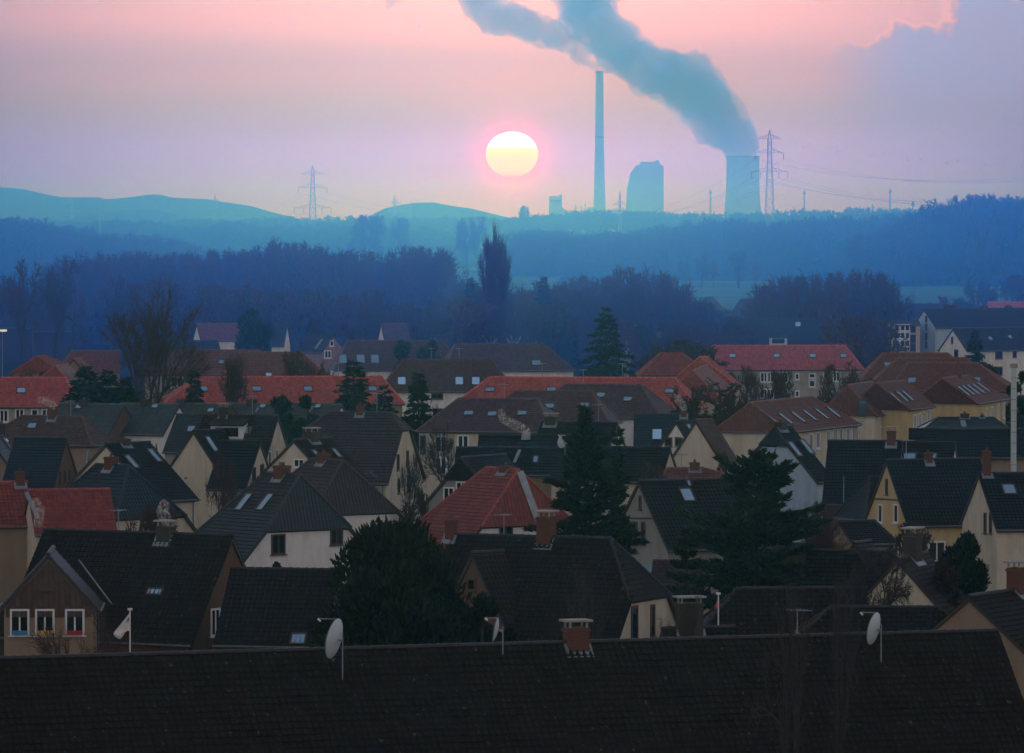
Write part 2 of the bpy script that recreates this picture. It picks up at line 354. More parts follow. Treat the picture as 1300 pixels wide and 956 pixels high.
def house(label, roofm, wallc, ends, kp, yaw, zr, feats=(), name='house', cat='house', group=None, split=None, geo=False, gut=True, **fk):
    x, err = fit(kp, ends, yaw, zr, **fk)
    Ax, Ay, a, L, Wd, zR, zE, r0, r1, k0, k1 = x
    if err > 9: print('FIT', label[:50], 'err %.1f' % err, 'yaw %.0f L %.1f W %.1f zr %.1f ze %.1f' % (math.degrees(a), L, Wd, zR, zE))
    d = Vector((math.cos(a), math.sin(a), 0)); C0 = Vector((Ax, Ay, 0)) + d * (L / 2)
    root = empty(name, C0, a); setp(root, label, cat, group)
    dist = C0.y; tm = tile(roofm); wm = wallm(wallc)
    hw = Wd / 2; sl = (zR - zE) / hw; S_ = math.hypot(hw, zR - zE)
    x0, x1 = -(L / 2 + r0), L / 2 + r1; kk = [k0 if ends[0] != 'g' else 0, k1 if ends[1] != 'g' else 0]
    rs = [r0, r1]; xs = [x0, x1]; xr = [-L / 2, L / 2]
    if ends[0] == 'g': xr[0] = x0
    if ends[1] == 'g': xr[1] = x1
    def bound(e):
        vb = (1 - kk[e]) * S_
        return lambda v: xs[e] if (kk[e] == 0 or v <= vb) else xs[e] + (xr[e] - xs[e]) * (v - vb) / (S_ - vb)
    bl, br = bound(0), bound(1)
    # ---- roof
    mb = MB()
    def courses(O, U, V, Nn, H, l, r, br_pts, mi=0, flip=False, msplit=None):
        st = .34 if dist < 700 else .5
        vs = sorted(set([0.0, H] + [b for b in br_pts if 0 < b < H])); cuts = []
        for p, q in zip(vs, vs[1:]):
            n = max(1, round((q - p) / st)); cuts += [p + (q - p) * i / n for i in range(n)]
        cuts.append(H)
        for v0, v1 in zip(cuts, cuts[1:]):
            parts = [(l(v0), r(v0), l(v1), r(v1), mi)]
            if msplit:
                c0, c1 = msplit(v0), msplit(v1)
                parts = [(l(v0), c0, l(v1), c1, mi), (c0, r(v0), c1, r(v1), 3)]
            for a0, b0, a1, b1, m_ in parts:
                if b0 - a0 < .01: continue
                P = [O + U * a0 + V * v0 + Nn * .055, O + U * b0 + V * v0 + Nn * .055, O + U * b1 + V * v1 + Nn * .008, O + U * a1 + V * v1 + Nn * .008]
                uv = [(a0, v0), (b0, v0), (b1, v1), (a1, v1)]
                Q = [O + U * a0 + V * v0, O + U * b0 + V * v0]
                if flip: mb.poly(P[::-1], m_, uv[::-1]); mb.poly([P[0], P[1], Q[1], Q[0]], m_, [(a0, v0), (b0, v0), (b0, v0 - .03), (a0, v0 - .03)])
                else: mb.poly(P, m_, uv); mb.poly([Q[0], Q[1], P[1], P[0]], m_, [(a0, v0 - .03), (b0, v0 - .03), (b0, v0), (a0, v0)])
    def slab(O, U, V, Nn, poly):
        T = [O + U * p[0] + V * p[1] for p in poly]; B = [t - Nn * .17 for t in T]
        mb.poly(B[::-1], 1)
        for i in range(len(T)):
            j = (i + 1) % len(T); mb.poly([T[i], B[i], B[j], T[j]], 1)
    Z = Vector((0, 0, 1)); X = Vector((1, 0, 0))
    for s in (-1, 1):
        O = Vector((0, s * hw, zE)); V = Vector((0, -s * hw, zR - zE)) / S_; Nn = Vector((0, s * (zR - zE), hw)) / S_
        courses(O, X, V, Nn, S_, bl, br, [(1 - kk[0]) * S_, (1 - kk[1]) * S_], flip=(s == 1))
        pl = [(bl(0), 0), (br(0), 0)]
        if 0 < kk[1] < 1: pl.append((xs[1], (1 - kk[1]) * S_))
        pl += [(br(S_), S_), (bl(S_), S_)]
        if 0 < kk[0] < 1: pl.append((xs[0], (1 - kk[0]) * S_))
        slab(O, X, V, Nn, pl)
    hipc = []
    for e in (0, 1):
        if kk[e] == 0: continue
        sg = -1 if e == 0 else 1; kz = kk[e] * (zR - zE); he = math.hypot(rs[e], kz); w0 = hw * kk[e]
        O = Vector((xs[e], 0, zR - kz)); V = Vector((-sg * rs[e], 0, kz)) / he; Nn = Vector((sg * kz, 0, rs[e])) / he; U = Vector((0, sg, 0))
        sp = None
        if split and split[0] == e: sp = lambda v, w0=w0, he=he: (split[1] * w0) * (1 - v / he)
        courses(O, U, V, Nn, he, lambda v: -w0 * (1 - v / he), lambda v: w0 * (1 - v / he), [], msplit=sp)
        slab(O, U, V, Nn, [(-w0, 0), (w0, 0), (0, he)])
        for t in (-1, 1): hipc.append((Vector((xs[e], t * w0, zR - kz)), Vector((xr[e], 0, zR))))
    mats = [tm, M_edge, M_redge, tile(split[2]) if split else tm]
    if geo:     # each pantile modelled on the slope that faces the camera, none quite in line with the next
        rt = random.Random(int(L * 100)); tw, th = .30, .34; V = Vector((0, hw, zR - zE)) / S_; Nn = Vector((0, -(zR - zE), hw)) / S_; O = Vector((0, -hw, zE))
        prof = [(0, .030), (.10, .058), (.22, .050), (.38, .016), (.62, .004), (.85, .012), (1.04, .034)]
        for j in range(int(S_ / th) + 1):
            v0 = j * th
            if geo != True and S_ - v0 > geo: continue
            l_, r_ = bl(min(v0, S_)), br(min(v0, S_)); i0, i1 = int(math.floor(l_ / tw)), int(math.ceil(r_ / tw))
            for i in range(i0, i1):
                if (i + .15) * tw < l_ or (i + .95) * tw > r_ + .2: continue
                dv = rt.gauss(0, .008) - (.05 if rt.random() < .01 else 0); lift = abs(rt.gauss(0, .006)); sk = rt.gauss(0, .012); sag = .05 * mnoise.noise(Vector((i * .11, j * .3, 1)))
                A_ = [O + X * ((i + p) * tw) + V * (v0 + dv + sk * (p - .5)) + Nn * (.075 + h_ + lift + sag) for p, h_ in prof]
                v1 = min(v0 + th * 1.06, S_ + .02); B_ = [O + X * ((i + p) * tw) + V * v1 + Nn * (.042 + h_ + sag) for p, h_ in prof]
                for q in range(len(prof) - 1):
                    uvq = [((i + .5) * tw, v0 + th * .5)] * 4; uvq = [((i + .08 + .8 * prof[q + a_][0]) * tw, v0 + b_ * th) for a_, b_ in ((0, .05), (1, .05), (1, .9), (0, .9))]
                    mb.poly([A_[q], A_[q + 1], B_[q + 1], B_[q]], 0, uvq); mb.poly([A_[q] - Nn * .03, A_[q + 1] - Nn * .03, A_[q + 1], A_[q]], 0, [uvq[0], uvq[1], uvq[1], uvq[0]])
    roof = mb.build('roof', mats, root)
    rc = MB(); seg = dist < 460; rr = .12
    ridge_caps(rc, (xr[0], 0, zR + .03), (xr[1], 0, zR + .03), rr, seg)
    for p, q in hipc: ridge_caps(rc, p + Z * .04, q + Z * .04, rr * .85, seg)
    capm = {'red': 'red', 'plum': 'plum'}.get(roofm)
    rc.build('ridge_tiles', mat_plain('ridge_tiles_' + roofm, tuple(min(1, c * 1.4 + .006) for c in TILE[roofm][0]), .65, var=.45, scale=4), roof)
    # ---- walls
    oh = .35; yw = hw - oh; zt = zE + oh * sl - .2
    wx = [xs[0] + (.12 if ends[0] == 'g' else oh * .7), xs[1] - (.12 if ends[1] == 'g' else oh * .7)]
    wb = MB()
    for s in (-1, 1): wb.poly([(wx[0], s * yw, 0), (wx[1], s * yw, 0), (wx[1], s * yw, zt), (wx[0], s * yw, zt)][::(1 if s < 0 else -1)])
    def endpoly(e):
        if ends[e] == 'h': return [(-yw, 0), (yw, 0), (yw, zt), (-yw, zt)]
        if ends[e] == 'g': return [(-yw, 0), (yw, 0), (yw, zt), (0, zR - .2), (-yw, zt)]
        zk = zR - kk[e] * (zR - zE) - .12; yk = min(yw, (zR - .2 - zk) / sl)
        return [(-yw, 0), (yw, 0), (yw, zt), (yk, zk), (-yk, zk), (-yw, zt)]
    for e in (0, 1): wb.poly([(wx[e], p[0], p[1]) for p in endpoly(e)][::(1 if e else -1)])
    wb.build('wall', wm, root)
    if gut:
        for s in (-1, 1):
            g = MB(); g.tube((xs[0], s * (hw + .06), zE + .0), (xs[1], s * (hw + .06), zE + .0), .075, n=5); g.build('gutter', M_gut, root)
        if dist < 560:
            for e in (0, 1):
                if ends[e] == 'h': g = MB(); g.tube((xs[e] + (.06 if e else -.06), -hw, zE), (xs[e] + (.06 if e else -.06), hw, zE), .075, n=5); g.build('gutter', M_gut, root)
            g = MB(); g.tube((wx[1] - .3, -yw - .08, zE - .1), (wx[1] - .3, -yw - .08, 0), .05, n=5); g.build('downpipe', M_gut, root)
    # ---- things measured in the photo and laid on the fitted walls and roof
    ca, sa = math.cos(a), math.sin(a)
    def loc(v, pt=True):
        w = Vector(v) - (C0 if pt else Vector((0, 0, 0))); return Vector((w.x * ca + w.y * sa, -w.x * sa + w.y * ca, w.z))
    eye = loc((0, 0, CAMH))
    def roofhit(px, py):
        D = loc(ray(px, py), False); best = None
        for tag in ('a', 'b', 'e0', 'e1'):
            if tag in 'ab':
                s = -1 if tag == 'a' else 1; Nn = Vector((0, s * (zR - zE), hw)) / S_; O = Vector((0, s * hw, zE)); V = Vector((0, -s * hw, zR - zE)) / S_; U = X
            else:
                e = int(tag[1])
                if kk[e] == 0: continue
                sg = -1 if e == 0 else 1; kz = kk[e] * (zR - zE); he = math.hypot(rs[e], kz)
                O = Vector((xs[e], 0, zR - kz)); V = Vector((-sg * rs[e], 0, kz)) / he; Nn = Vector((sg * kz, 0, rs[e])) / he; U = Vector((0, sg, 0))
            dn = D.dot(Nn)
            if dn >= -1e-6: continue
            t = (O - eye).dot(Nn) / dn; P = eye + D * t; u = (P - O).dot(U); v = (P - O).dot(V)
            if tag in 'ab': viol = max(0, -v, v - S_, bl(min(max(v, 0), S_)) - u, u - br(min(max(v, 0), S_)))
            else: viol = max(0, -v, v - he, abs(u) - hw * kk[e] * max(0, 1 - v / he))
            if best is None or viol < best[0]: best = (viol, P, U, V, Nn)
        return best
    def wallhit(px, py):
        D = loc(ray(px, py), False); best = None
        for Nn, off in ((Vector((0, -1, 0)), yw), (Vector((0, 1, 0)), yw), (Vector((-1, 0, 0)), -wx[0]), (Vector((1, 0, 0)), wx[1])):
            dn = D.dot(Nn)
            if dn >= -1e-6: continue
            t = (off - eye.dot(Nn)) / dn; P = eye + D * t
            U = Vector((-Nn.y, Nn.x, 0))
            if abs(Nn.y) > .5: viol = max(0, wx[0] - P.x, P.x - wx[1], -P.z, P.z - zt)
            else: viol = max(0, abs(P.y) - yw, -P.z, (P.z - zR if ends[0 if Nn.x < 0 else 1] != 'h' else P.z - zt))
            if best is None or viol < best[0]: best = (viol, P, U, Z, Nn)
        return best
    for F in feats:
        t = F[0]
        if t in ('win', 'dwin'):
            _, px, py, w, h = F[:5]; hit = wallhit(px, py)
            if hit is None or hit[0] > 3: print('  nohit', label[:40], F); continue
            _, P, U, V, Nn = hit; rot = Matrix((U, Nn, V)).transposed()
            f = MB(); b_ = .11 if dist < 500 else .16
            for du, dv, sw, sh in ((-w / 2, 0, b_, h + b_), (w / 2, 0, b_, h + b_), (0, h / 2, w - b_, b_), (0, -h / 2, w - b_, b_)):
                f.box(P + U * du + V * dv + Nn * .03, (sw, .08, sh), rot=rot)
            if w > .85: f.box(P + Nn * .035, (b_ * .8, .05, h - b_), rot=rot)
            f.box(P - V * (h / 2 + b_ * .8) + Nn * .08, (w + .3, .2, .05), rot=rot)
            fo = f.build('window', M_frame if t == 'win' else M_darkframe, root)
            g = MB(); g.box(P + Nn * .012, (w - b_, .02, h - b_), rot=rot); g.build('pane', F[5] if len(F) > 5 else M_glass, fo)
        elif t == 'sky':
            _, px, py, w, h = F[:5]; w *= .82; h *= .82; hit = roofhit(px, py)
            if hit is None or hit[0] > 2: print('  nohit', label[:40], F); continue
            _, P, U, V, Nn = hit; rot = Matrix((U, V, Nn)).transposed(); f = MB()
            for du, dv, sw, sh in ((-w / 2, 0, .09, h + .09), (w / 2, 0, .09, h + .09), (0, h / 2, w - .09, .09), (0, -h / 2, w - .09, .09)):
                f.box(P + U * du + V * dv + Nn * .08, (sw, sh, .12), rot=rot)
            fo = f.build('skylight', M_darkframe, root); g = MB(); g.box(P + Nn * .085, (w - .09, h - .09, .04), rot=rot); g.build('pane', M_sky, fo)
        elif t == 'chim':
            _, px, py, wpx, mt = F[:5]; opt = F[5] if len(F) > 5 else ''
            best = min((abs(proj(*(C0 + d * (xr[0] + (xr[1] - xr[0]) * i / 60) + Z * zR))[0] - px), i) for i in range(61))
            xx = xr[0] + (xr[1] - xr[0]) * best[1] / 60
            Pw = C0 + d * xx; dd = Pw.y; ztop = CAMH + (268 - py) * dd / FPX; wd = wpx * dd / FPX * .92; dp = min(wd, .75) if wd > .9 else wd
            ca_ = abs(ca); cw = wd / max(.75, ca_ + abs(sa) * .4)
            c = MB(); zb = zR - 1.0; yo = .0
            c.box((xx, yo, (zb + ztop) / 2), (cw, dp, ztop - zb))
            c.box((xx, yo, ztop - .12), (cw + .1, dp + .1, .12))
            co = c.build('chimney', dict(b=M_brick, d=M_dkbrick, s=M_conc)[mt], root)
            q = MB()
            if 's' in opt:
                for i in (-1, 1):
                    for j in (-1, 1): q.box((xx + i * cw * .4, yo + j * dp * .4, ztop + .13), (.08, .08, .26))
                q.box((xx, yo, ztop + .3), (cw + .25, dp + .25, .09)); q.build('chimney_cap', M_conc, co)
            else:
                n = 2 if cw > .8 else 1
                for i in range(n): q.tube((xx + (i - (n - 1) / 2) * .35, yo, ztop), (xx + (i - (n - 1) / 2) * .35, yo, ztop + .22), .11, .1, n=8)
                q.build('chimney_pot', M_redge if opt != 'z' else M_zinc, co)
            if dist < 560:
                fl = MB(); rot = Matrix((X, Vector((0, hw, zR - zE)) / S_, Vector((0, -(zR - zE), hw)) / S_)).transposed()
                yb = -(dp / 2 + .12); fl.box((xx, yb, zR + yb * sl + .09), (cw + .3, .3, .05), rot=rot)
                for i in (-1, 1): fl.box((xx + i * (cw / 2 + .07), -dp / 4 - .02, zR - (dp / 4) * sl + .1), (.14, dp / 2 + .2, .05), rot=rot)
                fl.build('flashing', M_zinc, co)
        elif t == 'strip':
            _, xa, ya, xb, yb, wd = F[:6]; h0, h1 = roofhit(xa, ya), roofhit(xb, yb)
            if not h0 or not h1: continue
            P, Q = h0[1], h1[1]; V_ = (Q - P).normalized(); Nn = h0[4]; U_ = V_.cross(Nn).normalized(); Nn = U_.cross(V_)
            f = MB(); f.box((P + Q) / 2 + Nn * .1, (wd, (Q - P).length, .06), rot=Matrix((U_, V_, Nn)).transposed()); f.build('flashing_strip', M_zinc, root)
        elif t == 'pole':
            _, px, py0, py1 = F[:4]; h = roofhit(px, py1)
            if not h: continue
            f = MB(); f.tube(h[1], h[1] + Z * ((py1 - py0) * dist / FPX), .04, n=5); f.build('vent_pipe', M_zinc, root)
        elif t == 'clad':       # tile hanging on a gable above the eave line
            e = F[1]; xw = wx[e] + (-.06 if e == 0 else .06); q = MB(); P = [(xw, -yw + .1, zt - .5), (xw, yw - .1, zt - .5), (xw, yw - .1, zt), (xw, 0, zR - .35), (xw, -yw + .1, zt)]
            if e == 0: P = P[::-1]
            q.poly([Vector(p) for p in P], 0, [(p[1], p[2]) for p in P]); q.build('gable_cladding', tile(F[2]), root)
        elif t == 'box':        # window box
            hit = wallhit(F[1], F[2]); rot = Matrix((hit[2], hit[4], hit[3])).transposed(); q = MB(); q.box(hit[1] + hit[4] * .16, (F[3], .22, .22), rot=rot); q.build('window_box', F[4], root)
        elif t == 'aerial':
            best = min((abs(proj(*(C0 + d * (xr[0] + (xr[1] - xr[0]) * i / 60) + Z * zR))[0] - F[1]), i) for i in range(61)); xx = xr[0] + (xr[1] - xr[0]) * best[1] / 60
            q = MB(); hh = F[2]; q.tube((xx, 0, zR - .2), (xx, 0, zR + hh), .03, n=5)
            for k_ in range(4): q.tube((xx - .5 + k_ * .05, -.5 + k_ * .3, zR + hh - .1), (xx + .5 - k_ * .05, -.5 + k_ * .3, zR + hh - .1), .018, n=4)
            q.tube((xx, -.6, zR + hh - .1), (xx, .5, zR + hh - .1), .02, n=4); q.build('aerial', M_steel0, root)
        elif t == 'band':       # trim board across a gable wall
            _, xa, ya, xb, yb = F[:5]; h0, h1 = wallhit(xa, ya), wallhit(xb, yb)
            P, Q = h0[1], h1[1]; f = MB(); f.tube(P + h0[4] * .03, Q + h0[4] * .03, .06, n=4); f.build('trim_board', M_darkframe, root)
        elif t == 'dormer':     # shed dormer on the camera side
            _, px, py, w, h, dm = F[:6]; hit = roofhit(px, py)
            if not hit: continue
            _, P, U, V, Nn = hit; out = Vector((Nn.x, Nn.y, 0)).normalized(); rot = Matrix((U, out, Z)).transposed(); dep = h / sl
            f = MB(); c = P + out * 0
            A = [c - U * w / 2, c + U * w / 2]
            T = [p + Z * h for p in A]; Bk = [c - U * w / 2 - out * (dep + .9) + Z * (h + .5), c + U * w / 2 - out * (dep + .9) + Z * (h + .5)]
            f.poly([A[0], A[1], T[1], T[0]]); f.poly([A[0], T[0], Bk[0]]); f.poly([A[1], Bk[1], T[1]])
            fo = f.build('dormer', dm, root)
            g = MB(); e_ = [T[0] - U * .15 + out * .25 - Z * .02, T[1] + U * .15 + out * .25 - Z * .02, Bk[1] + U * .15 + Z * .12, Bk[0] - U * .15 + Z * .12]
            g.poly(e_, 0, [(0, 0), (w, 0), (w, dep + 1), (0, dep + 1)]); lo = [p - Z * .12 for p in e_]; g.poly(lo[::-1])
            for i in range(4): g.poly([lo[i], lo[(i + 1) % 4], e_[(i + 1) % 4], e_[i]])
            g.build('dormer_roof', tm, fo)
            g = MB(); g.box(c + Z * h * .5 + out * .03, (w * .7, .05, h * .6), rot=rot); g.build('pane', M_glass, fo)
    HOUSES.append((label, C0, a, L, Wd, zR, zE))
    return root, dict(C=C0, d=d, a=a, L=L, W=Wd, zr=zR, ze=zE, x0=x0, x1=x1)

# ---------------------------------------------------------------- the houses, near to far (corner points in photo pixels)
H = house
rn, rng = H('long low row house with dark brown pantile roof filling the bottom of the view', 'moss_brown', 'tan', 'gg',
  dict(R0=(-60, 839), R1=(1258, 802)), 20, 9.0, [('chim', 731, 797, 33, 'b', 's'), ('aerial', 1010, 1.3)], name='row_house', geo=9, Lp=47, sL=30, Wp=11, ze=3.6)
H('brown moss-roofed house at the left behind the flag, tan gable on its right end', 'moss_brown', 'brown', 'gg',
  dict(R0=(60, 674), R1=(293, 680), a1=(240, 817), b1=(346, 811)), -27, 9.0, [('chim', 212, 668, 22, 'd', 's'), ('aerial', 150, 1.4), ('win', 273, 790, .9, 1.5), ('sky', 197, 752, 1.2, .5)], geo=True)
H('front wing with reddish tiled gable and three windows with blue, yellow and red boxes', 'dark_brown', 'tan', 'gg',
  dict(R0=(61, 704), a0=(127, 775), b0=(-2, 778)), 74, 9.3, [('dwin', 59, 742, .7, .5), ('clad', 0, 'brown'), ('strip', 99, 713, 140, 768, .16)] + [('win', x, 790, .95, 1.35) for x in (25, 57, 95)] + [('box', 25, 803, .85, M_bluebox), ('box', 57, 803, .85, M_yelbox), ('box', 95, 803, .85, M_redbox)], Wp=6.5, Lp=6, sL=1.5, pitch=1.0, sz=.1)
H('bright red tiled house with right verge above the brown moss roof at left', 'near_red', 'cream', 'gg',
  dict(R0=(40, 624), R1=(134, 621), a1=(148, 678)), 8, 8.6, [('strip', 33, 626, 48, 660, .3)], geo=True)
H('dull red roofed house with brick chimney at the left edge', 'dark_red', 'tan', 'gg',
  dict(R0=(-40, 613), R1=(30, 613), a1=(44, 668)), 5, 9.0, [('chim', 25, 599, 13, 'b')])
H('low dark tiled house between the brown gable and the big evergreen', 'moss_brown', 'brown', 'gg',
  dict(R0=(298, 723), R1=(424, 724), a0=(270, 820)), -12, 8.0, [('sky', 379, 812, 1.0, .9)], geo=True)
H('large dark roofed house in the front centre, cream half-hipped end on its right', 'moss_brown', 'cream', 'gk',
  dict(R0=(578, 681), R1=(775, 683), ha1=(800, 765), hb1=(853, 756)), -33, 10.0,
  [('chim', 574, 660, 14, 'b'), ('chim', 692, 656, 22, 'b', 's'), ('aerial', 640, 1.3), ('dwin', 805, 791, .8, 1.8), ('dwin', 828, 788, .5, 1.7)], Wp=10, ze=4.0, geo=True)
H('brown gabled wing in front of the large centre roof, seen right of the evergreen', 'dark_brown', 'brown', 'gg',
  dict(R0=(597, 704), R1=(634, 699), a0=(652, 806), b0=(560, 800)), 52, 9.6, [('dwin', 599, 742, .6, .6)], Wp=7)
H('low moss-edged hipped roof house right of the cedar behind the long row roof', 'moss_brown', 'tan', 'hg',
  dict(R0=(937, 748), R1=(1095, 748), a0=(880, 812)), 8, 8.0, [], geo=True)
H('dark hipped roof house directly behind the dish at the right', 'moss_brown', 'tan', 'hh',
  dict(R0=(1055, 771), R1=(1190, 773), a0=(1016, 808), a1=(1242, 806)), 5, 7.6, [], ze=5.2, Wp=7, pitch=.9, geo=True)
H('tan gabled house with wide dark chimney, bare twigs before its front', 'dark_brown', 'cream', 'gg',
  dict(R0=(1141, 711), R1=(1172, 701), a0=(1200, 782), b0=(1078, 782), a1=(1250, 775)), 66, 8.6,
  [('chim', 1159, 677, 27, 'd', 's'), ('sky', 1203, 752, .7, 1.5)])
H('small tan gabled house at the right edge behind the long row roof', 'dark_brown', 'cream', 'gg',
  dict(R0=(1283, 752), a0=(1325, 800), b0=(1250, 789)), 62, 7.6, [('win', 1289, 802, 1.2, 1.0)], Wp=8)
H('mossy dark roof with dark red chimney at the right edge', 'moss_brown', 'tan', 'gg',
  dict(R0=(1232, 758), R1=(1340, 742)), 14, 8.2, [('chim', 1291, 721, 20, 'b', 's')], pitch=.8)
H('low house with broad dark chimney between the cream end wall and small flag', 'black', 'tan', 'gg',
  dict(R0=(846, 799), R1=(926, 797)), 12, 7.7, [('chim', 876, 766, 36, 'd', 's')], Wp=7)
H('low house with pale purple tiles in front of the cedar', 'purple', 'tan', 'gg',
  dict(R0=(834, 713), R1=(892, 713), a0=(822, 759)), 5, 6.2, [], Wp=7, pitch=.9, ze=3, geo=True)
# ---- second rank
H('white walled hipped house with blue new tiles on its right roof side', 'slate', 'white', 'hk',
  dict(R0=(338, 601), R1=(381, 603), ha1=(335, 676), hb1=(447, 668), a1=(308, 716)), -48, 9.6,
  [('chim', 358, 591, 17, 'b'), ('sky', 310, 638, .9, 1.9), ('sky', 337, 638, .9, 1.9), ('dwin', 353, 691, 1.1, 1.3), ('dwin', 427, 682, 1.0, 1.0)], split=(1, .12, 'blue_black'), Lp=4, Wp=11, ze=4)
H('blue black hipped house with cream wall behind the red roof at left', 'blue_black', 'cream', 'hk',
  dict(R0=(122, 590), R1=(163, 592), ha1=(147, 662), hb1=(238, 654)), -45, 8.9, [('chim', 141, 580, 14, 'b')], Lp=4, Wp=10, ze=4)
H('purple brown hipped house with brick chimney behind the white walled one', 'purple', 'white', 'hk',
  dict(R0=(395, 584), R1=(436, 585), ha1=(392, 656), hb1=(508, 649)), -45, 9.3, [('chim', 411, 575, 13, 'b')], Lp=4, Wp=11, ze=4)
H('rusty red hipped house with broad pale metal strip down its roof', 'dark_red', 'white', 'hk',
  dict(R0=(617, 595), R1=(658, 596), ha1=(610, 673), hb1=(730, 661)), -47, 9.5,
  [('chim', 642, 591, 14, 'b'), ('strip', 659, 599, 682, 661, .62), ('dwin', 642, 678, 1.1, 1.0)], split=(1, .3, 'dark_red'), Lp=4, Wp=11, ze=4)
H('grey walled house with white framed windows left of the rusty red roof', 'black', 'grey', 'kg',
  dict(R0=(584, 584), R1=(640, 577), hb0=(560, 605), ha0=(612, 607), b0=(537, 645)), 40, 8.6, [('win', 570, 628, .9, 1.1), ('win', 586, 621, .9, 1.1)])
H('long dark roofed house with pale flashing behind the rusty red roof', 'black', 'tan', 'gg',
  dict(R0=(583, 569), R1=(708, 569), a0=(575, 602)), -3, 9.2, [('strip', 660, 572, 653, 588, .25), ('strip', 625, 578, 631, 590, .2), ('sky', 680, 584, .5, .9)])
H('dark roofed house with narrow cream gable right of the tall fir', 'black', 'cream', 'gg',
  dict(R0=(714, 569), R1=(848, 568), a1=(838, 612)), -25, 9.2, [])
H('dark roofed house with cream gable sliver and wide slab chimney, left of the fir', 'black', 'cream', 'gg',
  dict(R0=(690, 537), R1=(781, 537), a1=(773, 568)), -22, 9.0, [('chim', 700, 529, 17, 'd', 's'), ('aerial', 760, 1.8)])
H('low dark roofed house with smoking flue below the wide slab chimney', 'black', 'tan', 'gg',
  dict(R0=(611, 553), R1=(755, 553), a0=(606, 575)), -4, 8.6, [('chim', 668, 549, 8, 's', 'z')])
H('cream gabled house with small window behind the white walled hipped house', 'dark_brown', 'cream', 'gg',
  dict(R0=(371, 561), R1=(414, 555), b0=(316, 622), a1=(500, 637)), 62, 9.4,
  [('chim', 396, 548, 14, 'd', 's'), ('win', 380, 588, 1.1, .6), ('sky', 427, 576, .6, 1.4), ('sky', 402, 578, .6, 1.4), ('sky', 473, 604, .35, .8)])
H('pale cream gabled house with two long skylights left of centre foreground', 'black', 'cream', 'gg',
  dict(R0=(133, 566), R1=(183, 560), b0=(82, 624), a1=(264, 640)), 66, 9.4,
  [('chim', 157, 557, 13, 'd'), ('sky', 167, 587, .7, 2.0), ('sky', 196, 579, .7, 2.0)])
H('whitish gabled house with bare tree before it and one skylight', 'black', 'cream', 'gg',
  dict(R0=(244, 549), R1=(285, 544), b0=(200, 604), a0=(300, 624), a1=(318, 619)), 62, 9.2, [('sky', 268, 564, .7, 2.0), ('dwin', 283, 618, .9, .9)])
H('dark roofed house with tall narrow cream gable and two windows', 'black', 'cream', 'gg',
  dict(R0=(285, 560), R1=(328, 561), a1=(311, 622), b1=(350, 618)), -28, 9.2, [('dwin', 322, 603, .7, 1.2), ('dwin', 332, 598, .6, 1.0)], Lp=8)
H('dark roofed house with tall cream gable behind, blue shed dormer on its slope', 'dark_brown', 'cream', 'gg',
  dict(R0=(262, 527), R1=(350, 528), a1=(331, 610), b1=(377, 600)), -28, 10.0,
  [('chim', 284, 517, 11, 'd', 's'), ('aerial', 320, 1.8), ('dormer', 288, 558, 3.0, 1.3, M_white), ('win', 342, 582, .7, 1.2), ('win', 351, 579, .6, 1.1), ('sky', 312, 547, 1.2, 1.0)], Wp=10)
H('grey brown roofed house just left of the whitish gable', 'slate', 'grey', 'gg',
  dict(R0=(227, 527), R1=(262, 527), a0=(206, 574)), -22, 9.4, [('sky', 243, 545, .9, .9)])
H('brown hipped house with smoking brick chimney at the left', 'brown', 'tan', 'hh',
  dict(R0=(28, 529), R1=(104, 529), a1=(117, 566), b1=(147, 563)), -24, 9.0, [('chim', 67, 516, 11, 'b'), ('aerial', 90, 1.6), ('sky', 41, 541, 1.1, .9), ('strip', 112, 572, 110, 592, .15)], Wp=9)
H('dark roofed house with brown gable end and three slit windows at the left', 'blue_black', 'brown', 'gg',
  dict(R0=(22, 557), R1=(83, 557), a1=(66, 623), b1=(101, 614)), -27, 9.2, [('dwin', 76, 607, .35, 1.2), ('dwin', 82, 606, .35, 1.2), ('dwin', 88, 605, .35, 1.2)])
H('dark house at the left edge with bright skylight on its right slope', 'black', 'tan', 'gg',
  dict(R0=(-14, 556), R1=(2, 551), a1=(36, 600)), 66, 9.2, [('sky', 12, 569, .8, 2.2), ('chim', 7, 538, 11, 'd')])
H('large purple slate house with ladder on its roof and cream end wall', 'purple', 'cream', 'kk',
  dict(R0=(418, 525), R1=(497, 524), ha1=(505, 547), hb1=(520, 544), a1=(497, 622), b1=(545, 600), hb0=(398, 545)), -20, 10.2,
  [('chim', 458, 514, 10, 'b'), ('aerial', 478, 1.8), ('dwin', 505, 587, .6, 1.3), ('dwin', 517, 582, .6, 1.3), ('dwin', 506, 617, .6, 1.2), ('dwin', 518, 615, .6, 1.3)], Wp=11)
# ---- grey terrace
for lab, q0, q1, ch, f in (
    ('leftmost section of the grey slate terrace, beside the bushy conifer', 78, 156, 107, [('sky', 100, 517, .9, .7)]),
    ('grey slate terrace section with white eave, second from the left', 156, 226, 184, [('sky', 197, 516, .9, .7)]),
    ('grey slate terrace section behind the whitish gable, third from the left', 226, 293, 232, [('sky', 268, 521, .9, .7)]),
    ('grey slate terrace section left of the dark pair of conifers', 293, 361, 320, [('sky', 334, 516, .9, .7), ('strip', 329, 517, 325, 524, .2)]),
    ('rightmost section of the grey slate terrace, before the spruce', 361, 432, 389, [('sky', 404, 516, .9, .7), ('strip', 398, 517, 393, 524, .2)])):
    H(lab, 'grey_slate', 'white' if 'second' in lab or 'rightmost' in lab else 'brown', 'gg', dict(R0=(q0, 513), R1=(q1, 514), a1=(q1 - 20, 551)), -9, 9.2, [('chim', ch, 507, 11, 'd')] + f, name='terraced_house', group='grey slate terraced houses', ze=4.6)
